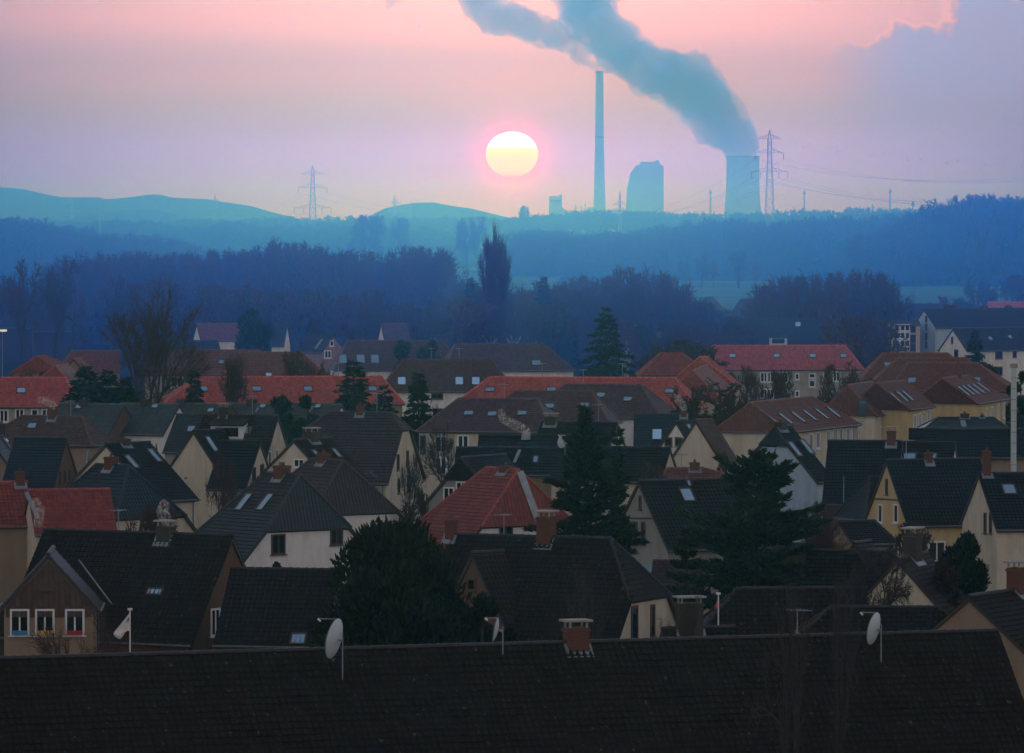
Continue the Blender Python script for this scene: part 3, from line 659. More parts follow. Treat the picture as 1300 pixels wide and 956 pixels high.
# ---- centre blocks
CB = 'large plum roofed blocks of flats'
H('foremost plum roofed block with cream wall and two rows of windows', 'plum', 'cream', 'hh',
  dict(R0=(582, 507), R1=(682, 507), a0=(528, 551), a1=(701, 551), b1=(724, 538)), -8, 10.6,
  [('sky', 595, 525, 1.1, .9), ('aerial', 640, 1.5), ('sky', 625, 526, 1.1, .9), ('sky', 663, 525, 1.1, .9), ('win', 560, 564, 1.0, 1.5), ('win', 588, 563, 1.0, 1.5), ('win', 560, 591, 1.0, 1.5), ('dwin', 537, 565, .4, 1.6)], name='apartment_house', group=CB, ze=6.5, Wp=11)
H('second plum roofed block behind the foremost, blue skylights', 'plum', 'cream', 'hh',
  dict(R0=(655, 498), R1=(751, 497), a0=(600, 542), a1=(775, 541), b1=(790, 532)), -8, 10.6, [('sky', 698, 516, 1.1, .9), ('sky', 742, 515, 1.1, .9)], name='apartment_house', group=CB, ze=6.5, Wp=11)
H('third plum roofed block with pale end wall right of the fir', 'plum', 'white', 'hh',
  dict(R0=(718, 489), R1=(814, 489), a0=(665, 533), a1=(838, 531), b1=(866, 523)), -12, 10.8, [('sky', 763, 502, 1.1, .9), ('aerial', 740, 1.6), ('sky', 797, 507, 1.1, .9)], name='apartment_house', group=CB, ze=6.5, Wp=11)
H('bright red roofed long block behind the plum roofed ones', 'red', 'grey_cream', 'hh',
  dict(R0=(622, 480), R1=(857, 480), a0=(568, 522), a1=(885, 521), b1=(900, 512)), -6, 10.8, [('sky', 622, 495, 1.2, .9), ('aerial', 690, 1.6), ('aerial', 790, 1.6), ('sky', 700, 495, 1.2, .9), ('sky', 850, 497, 1.2, .9)], name='apartment_house', ze=6.5, Wp=11, Lp=19)
# ---- left red roofs
H('red roofed long house at the left with white framed windows under its eave', 'red', 'grey_cream', 'hh',
  dict(R0=(-40, 480), R1=(83, 480), a0=(-60, 517), a1=(103, 517)), 0, 9.4,
  [('sky', 27, 496, 1.2, 1.0), ('win', 5, 528, .9, 1.3), ('win', 25, 527, .9, 1.3), ('win', 44, 525, .7, .9), ('win', 59, 525, 1.0, .9)], name='apartment_house', ze=5.8)
H('tall red hipped gable rising behind the left red roof', 'dark_red', 'tan', 'hh',
  dict(R0=(47, 453), R1=(58, 452), a0=(82, 474), b0=(14, 473)), 72, 10.5, [], Lp=6, pitch=.9, Wp=11)
H('red roof with two glaring skylights, left of the bushy conifer', 'dark_red', 'tan', 'hg',
  dict(R0=(69, 466), R1=(86, 462), a0=(88, 486), b0=(47, 482)), 68, 10.0, [('sky', 88, 479, .9, 1.6), ('sky', 96, 479, .9, 1.6)])
H('small red gable peeking out above the two glaring skylights', 'dark_red', 'tan', 'gg',
  dict(R0=(93, 457), R1=(103, 455), a0=(107, 468), b0=(82, 467)), 68, 10.0, [])
H('distant dull red roof at the left behind the small red gable', 'red_brown', 'tan', 'hg',
  dict(R0=(92, 446), R1=(150, 446), a0=(72, 471)), 0, 9.5, [])
H('dull red roof behind the tall bare tree, grey wall beneath', 'red_brown', 'grey', 'gg',
  dict(R0=(190, 445), R1=(328, 445), a0=(182, 475)), 0, 9.6, [('win', 225, 485, 1.6, 1.3), ('sky', 231, 457, 1, .8), ('sky', 281, 460, .9, .9)], name='apartment_house', ze=5.6)
H('dull red hipped roof right of the small larch, left of the spruce', 'red_brown', 'tan', 'hh',
  dict(R0=(305, 448), R1=(383, 448), a0=(283, 477), a1=(417, 478)), 0, 10, [('sky', 341, 476, 1, .8)], name='apartment_house')
H('long light red roof behind the grey slate terrace', 'red', 'tan', 'hh',
  dict(R0=(250, 479), R1=(484, 479), a0=(205, 519), a1=(514, 509)), -2, 10.2, [('sky', 258, 494, 1.2, .9), ('aerial', 300, 1.6), ('aerial', 430, 1.6), ('sky', 326, 494, 1.2, .9), ('sky', 391, 494, 1.2, .9), ('sky', 473, 494, 1.2, .9)], name='apartment_house', Lp=20, ze=5.5)
# ---- right red-brown chain
RC = 'red brown roofed blocks stepping away at the right'
H('nearest of the stepped red brown blocks, six glaring skylights and row of windows', 'red_brown', 'cream', 'hh',
  dict(R0=(953, 513), R1=(1030, 503), b0=(905, 545), a1=(1094, 542)), 72, 10.8,
  [('sky', x, y, 1.0, 2.0) for x, y in ((982, 534), (997, 532), (1013, 530), (1028, 528), (1043, 526), (1058, 524))] +
  [('win', x, y, 1.0, 1.5) for x, y in ((1029, 561), (1038, 559), (1051, 557), (1060, 555), (1067, 554), (1076, 553), (1084, 551))], name='apartment_house', group=RC, Wp=12, Lp=24, pitch=.85)
H('second stepped red brown block with three glaring skylights', 'red_brown', 'cream', 'hh',
  dict(R0=(1075, 493), R1=(1108, 481), b0=(1040, 512), a0=(1114, 537), a1=(1146, 531)), 72, 10.8,
  [('sky', x, y, 1.0, 2.0) for x, y in ((1095, 518), (1105, 515), (1112, 513))] + [('win', x, y, .9, 1.5) for x, y in ((1118, 551), (1126, 548), (1134, 546))], name='apartment_house', group=RC, Wp=12, Lp=20, pitch=.85)
H('third stepped red brown block with windows above the dark hipped roof', 'red_brown', 'yellow', 'hh',
  dict(R0=(1111, 490), R1=(1150, 480), b0=(1078, 507), a0=(1157, 529), a1=(1185, 521)), 72, 11.0,
  [('sky', x, y, 1.0, 2.0) for x, y in ((1137, 506), (1145, 504), (1152, 503))] + [('win', x, y, .9, 1.5) for x, y in ((1161, 536), (1167, 534), (1173, 532), (1179, 530))], name='apartment_house', group=RC, Wp=12, Lp=20, pitch=.85)
H('farthest stepped red brown block with tall brick chimney and five glaring skylights', 'red_brown', 'yellow', 'hh',
  dict(R0=(1195, 483), R1=(1227, 475), b0=(1160, 505), a0=(1243, 519), a1=(1282, 507)), 70, 11.0,
  [('sky', x, y, 1.0, 2.0) for x, y in ((1223, 497), (1229, 496), (1235, 495), (1242, 494), (1248, 492))] + [('chim', 1216, 476, 8, 'b')] +
  [('win', x, y, .9, 1.6) for x, y in ((1252, 528), (1259, 526), (1267, 523), (1274, 521))], name='apartment_house', group=RC, Wp=12, Lp=22, pitch=.85)
PB = 'parallel wine red roofs at the right'
H('rearmost of the parallel wine red roofs, below the pale blue block', 'red_brown', 'tan', 'hh',
  dict(R0=(1120, 449), R1=(1203, 449), a0=(1094, 481)), 0, 10.5, [('sky', 1127, 463, 1.1, .9)], name='apartment_house', group=PB)
H('middle of the parallel wine red roofs, light verge line at its left', 'red_brown', 'tan', 'hh',
  dict(R0=(1140, 455), R1=(1226, 455), a0=(1104, 488)), 0, 10.5, [], name='apartment_house', group=PB)
H('front one of the parallel wine red roofs, blue skylight on it', 'red_brown', 'tan', 'hh',
  dict(R0=(1153, 461), R1=(1241, 461), a0=(1128, 489), a1=(1286, 503)), 0, 10.8, [('sky', 1158, 483, 1.2, 1.0), ('sky', 1241, 482, 1.0, .8)], name='apartment_house', group=PB)
H('wine red hipped roof left behind bare shrubs, left of the grey walled block', 'dark_red', 'grey', 'hh',
  dict(R0=(838, 450), R1=(866, 448), a0=(812, 475)), 0, 10, [], name='apartment_house')
H('wine red roofed block with skylights and sloping right plane, before the grey walled block', 'dark_red', 'grey_cream', 'hg',
  dict(R0=(879, 473), R1=(898, 462), a0=(919, 507), a1=(937, 501)), 72, 10.5, [('sky', 902, 484, 1.0, 1.6), ('sky', 900, 488, 1.0, 1.6), ('win', 930, 515, .8, 1.3)], name='apartment_house', Lp=18)
H('bright wine red slope behind the skylit block, white verge', 'red', 'grey_cream', 'hg',
  dict(R0=(888, 455), R1=(897, 452), b0=(850, 479), a1=(945, 496)), 72, 10.8, [('sky', 909, 485, 1.0, 1.6)], name='apartment_house')
H('grey walled two storey block of flats under a long raspberry red roof', 'red', 'grey_cream', 'hh',
  dict(R0=(905, 439), R1=(1073, 439), a0=(886, 470), a1=(1097, 469)), 0, 9.2,
  [('sky', x, 452, 1.1, 1.0) for x in (930, 986, 1032, 1071)] + [('win', x, y, w, h) for x, y, w, h in
   ((970, 479, 1.0, 1.3), (978, 479, 1.0, 1.3), (996, 479, 1.0, 1.4), (1012, 478, .5, .8), (1031, 477, .8, .6), (1031, 487, .8, .9), (1048, 477, .5, .8), (970, 500, 1.0, 1.3), (978, 500, 1.0, 1.3), (996, 501, 1.0, 1.4), (1012, 500, .5, .8), (1049, 500, .5, .8), (1062, 478, .9, 1.3))],
  name='apartment_house', ze=5.6, Lp=19, pitch=.9)
# ---- right middle
H('blue white half-hipped house with two long skylights behind the cedar', 'black', 'pale_blue', 'kg',
  dict(R0=(983, 545), R1=(1003, 540), hb0=(961, 567), ha0=(996, 567), b0=(932, 597), a0=(1043, 622)), 64, 9.6,
  [('chim', 991, 536, 12, 'd'), ('sky', 1009, 571, .7, 2.2), ('sky', 1024, 568, .7, 2.2)])
H('grey rendered gable house with ladder and blue skylight left of the cedar', 'black', 'grey', 'gg',
  dict(R0=(813, 611), R1=(936, 609), a0=(850, 700), b0=(772, 692)), 33, 9.4,
  [('sky', 872, 629, 1.1, 1.4), ('sky', 873, 612, .35, 1.0), ('dwin', 807, 677, .45, 1.5), ('dwin', 817, 677, .45, 1.5), ('dwin', 813, 638, .25, .9), ('band', 800, 658, 828, 658)])
H('small dark red roof with brick chimney above the grey rendered gable', 'red_brown', 'tan', 'hh',
  dict(R0=(848, 595), R1=(893, 596), a0=(833, 612)), 0, 8.6, [('chim', 882, 587, 13, 'b'), ('aerial', 865, 1.2)], ze=5.5, pitch=.9)
H('cream gabled house with blue slate roof and long skylight', 'slate', 'white', 'gg',
  dict(R0=(856, 537), R1=(881, 533), b0=(829, 577), a0=(898, 598), a1=(918, 591)), 64, 9.4,
  [('sky', 878, 548, .6, 2.2), ('dwin', 849, 561, .9, .7), ('dwin', 862, 561, .9, .7), ('dwin', 864, 587, .8, 1.5), ('dwin', 875, 586, .8, 1.5), ('dwin', 865, 600, .8, 1.0)])
H('red brown gabled roof leaning behind the blue slate one', 'brown', 'cream', 'gg',
  dict(R0=(884, 534), R1=(904, 532), a0=(922, 594), a1=(936, 588)), 64, 9.6, [])
H('navy roofed house with blue skylight and smoking brick chimney', 'blue_black', 'cream', 'gg',
  dict(R0=(808, 527), R1=(868, 527), a0=(804, 569)), -3, 9.2, [('sky', 834, 552, 1.1, 1.7), ('chim', 868, 520, 8, 'b')])
H('dark roofed house with tall red chimney and steel vent pipe at the right', 'black', 'brown', 'gg',
  dict(R0=(1055, 560), R1=(1142, 561), a0=(1043, 641)), -6, 9.6, [('chim', 1131, 547, 12, 'b', 's'), ('aerial', 1090, 1.7), ('pole', 1071, 605, 638)], Wp=10)
H('dark mottled roof behind the yellow gable, two blue skylights', 'moss_brown', 'cream', 'gg',
  dict(R0=(1138, 562), R1=(1211, 562), a0=(1134, 590), a1=(1206, 588)), -6, 9.0, [('sky', 1152, 580, 1.8, .9), ('sky', 1184, 580, .8, .9)])
H('wide black roof at the right edge above the yellow gabled house', 'black', 'tan', 'gg',
  dict(R0=(1157, 545), R1=(1335, 546), a0=(1153, 580)), -2, 9.2, [], Lp=14)
H('dark hipped roof with slab chimney below the farthest red brown block', 'blue_black', 'tan', 'hh',
  dict(R0=(1191, 531), R1=(1261, 531), a0=(1171, 546), a1=(1284, 546)), 0, 8.6, [('chim', 1225, 525, 11, 'd'), ('strip', 1222, 535, 1224, 543, .5), ('chim', 1247, 527, 5, 'd')], ze=6, pitch=.7)
H('yellow gabled house with oval vent and two dark shuttered windows', 'black', 'yellow', 'gg',
  dict(R0=(1126, 584), R1=(1240, 584), a0=(1156, 668), b0=(1099, 663)), 27, 9.6,
  [('chim', 1178, 575, 10, 'b'), ('aerial', 1150, 1.6), ('dwin', 1126, 618, .3, 1.1), ('win', 1118, 652, .7, 1.3), ('win', 1138, 652, .7, 1.3), ('win', 1189, 700, 1.3, 1.4), ('band', 1110, 633, 1144, 635)], ze=4.6)
H('black roofed house with blue skylight at the right edge, brown boarded gable', 'black', 'cream', 'gg',
  dict(R0=(1243, 602), R1=(1345, 601), a0=(1269, 680), b0=(1222, 657)), 27, 9.4,
  [('sky', 1281, 622, 1.1, 1.3), ('chim', 1252, 572, 11, 'b'), ('dwin', 1251, 664, .5, 1.4), ('dwin', 1258, 664, .5, 1.4)])
H('low dark hipped lean-to roof left of the yellow gable', 'black', 'tan', 'hg',
  dict(R0=(1104, 607), R1=(1122, 606), a0=(1098, 664), b0=(1058, 655)), 30, 7.8, [], Wp=7)
H('tan walled flat-pitched annex below the yellow gable', 'black', 'tan', 'gh',
  dict(R0=(1068, 661), R1=(1110, 664), a0=(1085, 692), a1=(1141, 690)), -10, 7.0, [], ze=5.0, Wp=7, pitch=.7)
H('mossy dark roof with small white dormer gable below the annex', 'moss_brown', 'tan', 'gg',
  dict(R0=(1030, 700), R1=(1130, 701), a0=(1015, 752)), -2, 8.0, [], Wp=8)
H('tiny white gable with dark square hatch left of the wide chimney', 'black', 'white', 'gg',
  dict(R0=(1086, 690), a0=(1104, 718), b0=(1063, 719)), 72, 7.9, [('dwin', 1085, 707, .5, .6)], name='gabled_dormer', cat='dormer', Wp=2.2, Lp=2.5, sL=.5, ze=6.3, pitch=1.2)
# ---- far houses
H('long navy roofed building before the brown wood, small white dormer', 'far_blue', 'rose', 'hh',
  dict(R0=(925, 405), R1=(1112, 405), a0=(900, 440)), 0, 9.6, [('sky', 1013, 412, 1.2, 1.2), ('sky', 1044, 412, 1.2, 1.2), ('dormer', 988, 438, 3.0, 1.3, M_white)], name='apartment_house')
H('tiny yellow gable above the long navy roof', 'far_blue', 'yellow', 'gg',
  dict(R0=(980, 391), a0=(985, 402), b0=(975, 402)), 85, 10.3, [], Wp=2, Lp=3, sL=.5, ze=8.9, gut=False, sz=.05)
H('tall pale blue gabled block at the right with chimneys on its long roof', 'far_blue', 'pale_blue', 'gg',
  dict(R0=(1172, 393), R1=(1340, 392), a0=(1192, 417), b0=(1160, 413)), 30, 12.4,
  [('chim', 1200, 388, 5, 'd'), ('chim', 1210, 387, 9, 'd'), ('chim', 1250, 388, 9, 'd'), ('chim', 1281, 388, 9, 'd')] + [('dwin', 1176, y, .4, .9) for y in (405, 415, 427, 438)], name='apartment_house', Lp=24)
H('white gabled house with dark roof in front of the pale blue block', 'far_blue', 'white', 'gg',
  dict(R0=(1209, 418), R1=(1340, 416), a0=(1231, 444), b0=(1193, 446)), 30, 10.6,
  [('dwin', 1268, 450, 1.3, 1.2), ('dwin', 1288, 449, .6, 1.1), ('dwin', 1268, 471, 1.3, 1.2), ('dwin', 1214, 449, .8, 1.1), ('dwin', 1209, 432, .3, .9), ('sky', 1282, 428, .9, .9), ('sky', 1257, 430, .9, .9)], name='apartment_house', Lp=18)
H('yellow and white flats with dotted balconies left of the pale blue block', 'far_blue', 'yellow', 'gg',
  dict(R0=(1130, 408), R1=(1165, 408), a0=(1130, 412)), 0, 10, [('win', x, y, .7, 1.0) for x in (1139, 1146, 1152) for y in (416, 426, 436)] + [('dwin', 1159, y, .8, 1.2) for y in (417, 430, 441)], name='apartment_house', ze=9.4, pitch=.3)
H('dark roof behind the yellow and white flats', 'far_blue', 'grey', 'gg', dict(R0=(1132, 387), R1=(1192, 386), a0=(1128, 400)), 0, 9.5, [])
H('distant strip of red roof at the right edge', 'red', 'tan', 'gg', dict(R0=(1255, 385), R1=(1335, 384), a0=(1252, 391)), 0, 10, [])
H('plum roofed house with three bright windows under its eave, left of centre', 'plum', 'white', 'hh',
  dict(R0=(441, 433), R1=(560, 433), a0=(424, 470)), 0, 9.8, [('sky', 435, 456, 1.4, 2.0), ('sky', 458, 456, 1.4, 2.0), ('sky', 476, 456, 1.4, 2.0)], name='apartment_house')
H('plum hipped house with white right wall behind the pair of spruces', 'plum', 'white', 'hh',
  dict(R0=(512, 457), R1=(624, 457), a0=(480, 498), a1=(655, 497)), 0, 10, [('sky', 583, 484, 1.2, 1.6), ('aerial', 547, 1.5), ('aerial', 583, 1.5), ('sky', 604, 484, 1.2, 1.6), ('sky', 510, 484, 1.2, 1.6), ('dwin', 555, 503, 1.3, .6), ('dwin', 557, 524, 1.3, .9)], name='apartment_house', ze=6)
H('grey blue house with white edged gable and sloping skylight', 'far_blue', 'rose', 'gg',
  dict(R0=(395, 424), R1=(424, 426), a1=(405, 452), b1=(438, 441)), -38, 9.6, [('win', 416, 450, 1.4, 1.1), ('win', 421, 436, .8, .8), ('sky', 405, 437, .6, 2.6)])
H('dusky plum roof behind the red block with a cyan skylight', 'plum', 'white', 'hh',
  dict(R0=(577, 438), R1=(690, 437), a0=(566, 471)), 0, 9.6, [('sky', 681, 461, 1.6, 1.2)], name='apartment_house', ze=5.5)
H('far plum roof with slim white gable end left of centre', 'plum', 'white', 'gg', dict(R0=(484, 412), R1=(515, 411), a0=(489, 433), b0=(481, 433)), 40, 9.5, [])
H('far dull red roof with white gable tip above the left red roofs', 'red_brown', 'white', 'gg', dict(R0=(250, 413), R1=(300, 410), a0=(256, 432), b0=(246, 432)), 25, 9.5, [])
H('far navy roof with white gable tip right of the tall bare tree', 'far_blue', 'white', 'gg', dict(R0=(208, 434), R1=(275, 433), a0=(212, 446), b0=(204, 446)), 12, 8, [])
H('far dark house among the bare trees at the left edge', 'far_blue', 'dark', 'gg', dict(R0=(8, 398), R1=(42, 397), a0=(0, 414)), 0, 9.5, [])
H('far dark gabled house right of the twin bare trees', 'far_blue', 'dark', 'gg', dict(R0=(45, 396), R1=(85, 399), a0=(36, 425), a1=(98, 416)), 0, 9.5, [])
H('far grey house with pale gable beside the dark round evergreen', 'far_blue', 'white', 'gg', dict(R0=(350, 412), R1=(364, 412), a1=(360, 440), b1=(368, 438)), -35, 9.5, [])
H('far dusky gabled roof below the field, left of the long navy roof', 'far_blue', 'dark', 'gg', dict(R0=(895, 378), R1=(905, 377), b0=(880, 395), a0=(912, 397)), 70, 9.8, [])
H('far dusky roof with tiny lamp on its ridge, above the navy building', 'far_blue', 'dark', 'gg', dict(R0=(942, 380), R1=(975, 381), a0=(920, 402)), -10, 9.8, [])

# ---------------------------------------------------------------- ground, hills, power station, masts
def mat_ground():
    m = bpy.data.materials.new('ground_grass_and_soil'); nt, p = nodes(m); N, Lk = nt.nodes, nt.links
    g = N.new('ShaderNodeNewGeometry')
    a = N.new('ShaderNodeTexNoise'); a.inputs['Scale'].default_value = .02; a.inputs['Detail'].default_value = 10; a.inputs['Roughness'].default_value = .7; Lk.new(g.outputs['Position'], a.inputs[0])
    r = N.new('ShaderNodeValToRGB'); Lk.new(a.outputs[0], r.inputs[0]); e = r.color_ramp.elements
    e[0].position = .38; e[0].color = (.022, .026, .014, 1); e[1].position = .62; e[1].color = (.05, .048, .03, 1); Lk.new(r.outputs[0], p.inputs['Base Color'])
    p.inputs['Roughness'].default_value = 1; p.inputs['Specular IOR Level'].default_value = 0; return m
def grid_mesh(name, xs, ys, zf, mat):
    v = [(x, y, zf(x, y)) for y in ys for x in xs]; nx = len(xs)
    f = [(j * nx + i, j * nx + i + 1, (j + 1) * nx + i + 1, (j + 1) * nx + i) for j in range(len(ys) - 1) for i in range(nx - 1)]
    me = bpy.data.meshes.new(name); me.from_pydata(v, [], f); me.materials.append(mat); me.polygons.foreach_set('use_smooth', [True] * len(f))
    return link(bpy.data.objects.new(name, me))
YMAX = 7550.0
o = grid_mesh('ground', np.linspace(-2300, 2300, 40), np.linspace(-450, YMAX - 50, 60), lambda x, y: 0.0, mat_ground()); setp(o, kind='structure')
M_field = mat_plain('field_grass', (.085, .20, .05), .95, var=.3, scale=.02, spec=0)
def field(name, pts, z=.02):
    mb = MB(); mb.poly([(p.x, p.y, z) for p in pts]); setp(mb.build(name, M_field), kind='structure')
field('field', [at_z(830, 402, 0), at_z(1015, 402, 0), at_z(1030, 358, 0), at_z(850, 356, 0)], .03)
field('field', [at_z(1115, 392, 0), at_z(1380, 392, 0), at_z(1330, 357, 0), at_z(1120, 356, 0)], .03)
field('field', [at_z(560, 370, 0), at_z(700, 370, 0), at_z(720, 340, 0), at_z(570, 340, 0)], .03)
M_hill = mat_plain('hill_grass', (.07, .085, .05), .95, var=.25, scale=.01, spec=0)
def hill(name, dist, prof, depth=500):
    pts = [at_d(px, py, dist) for px, py in prof]; X_ = [p.x for p in pts]; Z_ = [p.z for p in pts]
    xs = np.linspace(X_[0], X_[-1], 120); ys = np.linspace(dist - depth, dist + depth * .8, 24)
    def zf(x, y):
        t = abs(y - dist) / (depth if y < dist else depth * .8); s = .5 + .5 * math.cos(math.pi * min(1, t))
        h = float(np.interp(x, X_, Z_)) + 1.6 * mnoise.noise(Vector((x * .012, y * .01, dist)))
        return -.5 + (h + .5) * s ** .7
    setp(grid_mesh(name, xs, ys, zf, M_hill), kind='structure')
hill('hill', 6600, [(-420, 275), (-260, 250), (-120, 241), (-30, 236), (5, 238), (28, 240), (60, 248), (78, 251), (128, 250), (131, 253), (160, 251), (192, 247), (205, 247), (214, 250), (265, 253), (285, 257), (318, 262), (345, 270), (372, 276), (420, 292)])
hill('hill', 5200, [(60, 292), (105, 275), (145, 268), (190, 266), (215, 269), (235, 277), (260, 292)], 350)
hill('hill', 6700, [(445, 292), (470, 274), (490, 264), (512, 259), (530, 257), (552, 257), (570, 261), (600, 265), (625, 271), (650, 277), (690, 292)])

# ---- power station
M_concp = mat_plain('pale_concrete', (.38, .44, .50), .8, var=.06, scale=.02)
M_glow = bpy.data.materials.new('molten_sun'); nt, p = nodes(M_glow)
PLD = 7000.0
def lathe(mb, c, prof, n=48, m=0):
    for (r0, z0), (r1, z1) in zip(prof, prof[1:]):
        for k in range(n):
            a0, a1 = 2 * math.pi * k / n, 2 * math.pi * (k + 1) / n
            mb.poly([(c[0] + r0 * math.cos(a0), c[1] + r0 * math.sin(a0), z0), (c[0] + r0 * math.cos(a1), c[1] + r0 * math.sin(a1), z0),
                     (c[0] + r1 * math.cos(a1), c[1] + r1 * math.sin(a1), z1), (c[0] + r1 * math.cos(a0), c[1] + r1 * math.sin(a0), z1)], m)
mpx = PLD / FPX
c = at_d(761, 268, PLD); zt = at_d(760, 90, PLD).z
r_ = empty('chimney_stack', (c.x, PLD, 0)); setp(r_, 'very tall slender power station chimney right of the sun, smoke leaving its top', 'chimney')
mb = MB(); lathe(mb, (0, 0), [(8.4, 0), (7.6, 30), (6.2, 80), (5.3, 130), (4.7, zt)]); lathe(mb, (0, 0), [(4.7, zt), (3.6, zt), (3.6, zt - 8), (0, zt - 8)]); mb.build('shaft', M_concp, r_, smooth=True)
mb = MB(); lathe(mb, (0, 0), [(5.1, zt - 2.2), (5.1, zt - .3), (4.75, zt - .3)]); lathe(mb, (0, 0), [(5.6, 118), (5.8, 118.2), (5.8, 120), (5.5, 120)]); mb.build('platform', M_zinc, r_)
c = at_d(943, 268, PLD + 60); zt = at_d(943, 198, PLD + 60).z
r_ = empty('cooling_tower', (c.x, PLD + 60, 0)); setp(r_, 'pale waisted cooling tower behind the right pylon with a thick steam plume', 'cooling tower')
prof = []
for i in range(25):
    z = zt * i / 24; t = z / zt; prof.append((20.4 * math.sqrt(1 + ((t - .80) / .78) ** 2 * .62), z))
mb = MB(); lathe(mb, (0, 0), prof, 64); lathe(mb, (0, 0), [(prof[-1][0], zt), (prof[-1][0] - 1.2, zt), (prof[-1][0] - 1.5, zt - 20)], 64); mb.build('shell', M_concp, r_, smooth=True)
mb = MB(); lathe(mb, (0, 0), [(prof[-1][0] + .1, zt - 1.6), (prof[-1][0] + .7, zt - 1.6), (prof[-1][0] + .7, zt), (prof[-1][0], zt)], 64); mb.build('rim', M_zinc, r_)
# boiler house: rounded top, stepped left side
def slab_outline(name, pts, dist, depth, mat, parent, loc):
    mb = MB(); w = [at_d(px, py, dist) for px, py in pts]; F = [Vector((p.x - loc.x, -depth / 2, p.z)) for p in w]; Bk = [Vector((p.x, depth / 2, p.z)) for p in F]
    mb.poly(F); mb.poly(Bk[::-1])
    for i in range(len(F)):
        j = (i + 1) % len(F); mb.poly([F[i], Bk[i], Bk[j], F[j]])
    return mb.build(name, mat, parent)
c = at_d(820, 268, PLD + 20); r_ = empty('boiler_house', (c.x, PLD + 20, 0)); setp(r_, 'bulky power station boiler house with stepped left edge, between chimney and cooling tower', 'power station')
yb = 292
slab_outline('main_block', [(803, yb), (842, yb), (842, 212), (839, 209), (812, 209), (806, 211), (806, 214), (803, 215)], PLD + 20, 46, M_concp, r_, c)
slab_outline('annex', [(794, yb), (803, yb), (803, 226), (799, 226), (798, 232), (796, 240)], PLD + 20, 30, M_concp, r_, c)
slab_outline('bunker_bay', [(799, 226), (803, 226), (803, 217), (800, 220)], PLD + 20, 18, M_concp, r_, c)
mb = MB(); w = at_d(825, 208, PLD + 20); mb.box((w.x - c.x, 0, w.z + 1), (24, 20, 3)); w = at_d(834, 206, PLD + 20); mb.box((w.x - c.x, 0, w.z), (5, 5, 5)); mb.build('roof_plant', M_concp, r_)
c = at_d(706, 268, PLD + 40); r_ = empty('bunker_tower', (c.x, PLD + 40, 0)); setp(r_, 'small square two-stepped tower left of the tall chimney', 'tower')
slab_outline('main_block', [(697, yb), (713.5, yb), (713.5, 247), (710, 247), (710, 249), (697, 249)], PLD + 40, 18, M_concp, r_, c)
slab_outline('lower_bay', [(713.5, yb), (722, yb), (722, 268), (713.5, 264)], PLD + 40, 14, M_concp, r_, c)
mb = MB(); w = at_d(705, 252, PLD + 40); mb.box((w.x - c.x, -9.3, w.z - 3), (12, .6, 1.5)); mb.build('window_band', M_glass, r_)
c = at_d(765, 268, PLD - 300); r_ = empty('plant_hall', (c.x, PLD - 300, 0)); setp(r_, 'low long power station hall at the foot of the tall chimney', 'hall')
slab_outline('hall_block', [(722, yb), (826, yb), (826, 270), (806, 270), (806, 266), (768, 266), (768, 263), (746, 263), (746, 268), (722, 269)], PLD - 300, 40, M_concp, r_, c)
mb = MB()
for px, h in ((731, 260), (738, 262), (743, 258)):
    w = at_d(px, h, PLD - 300); mb.tube((w.x - c.x, 0, 10), (w.x - c.x, 0, w.z), .9)
mb.build('vent_stack', M_concp, r_)

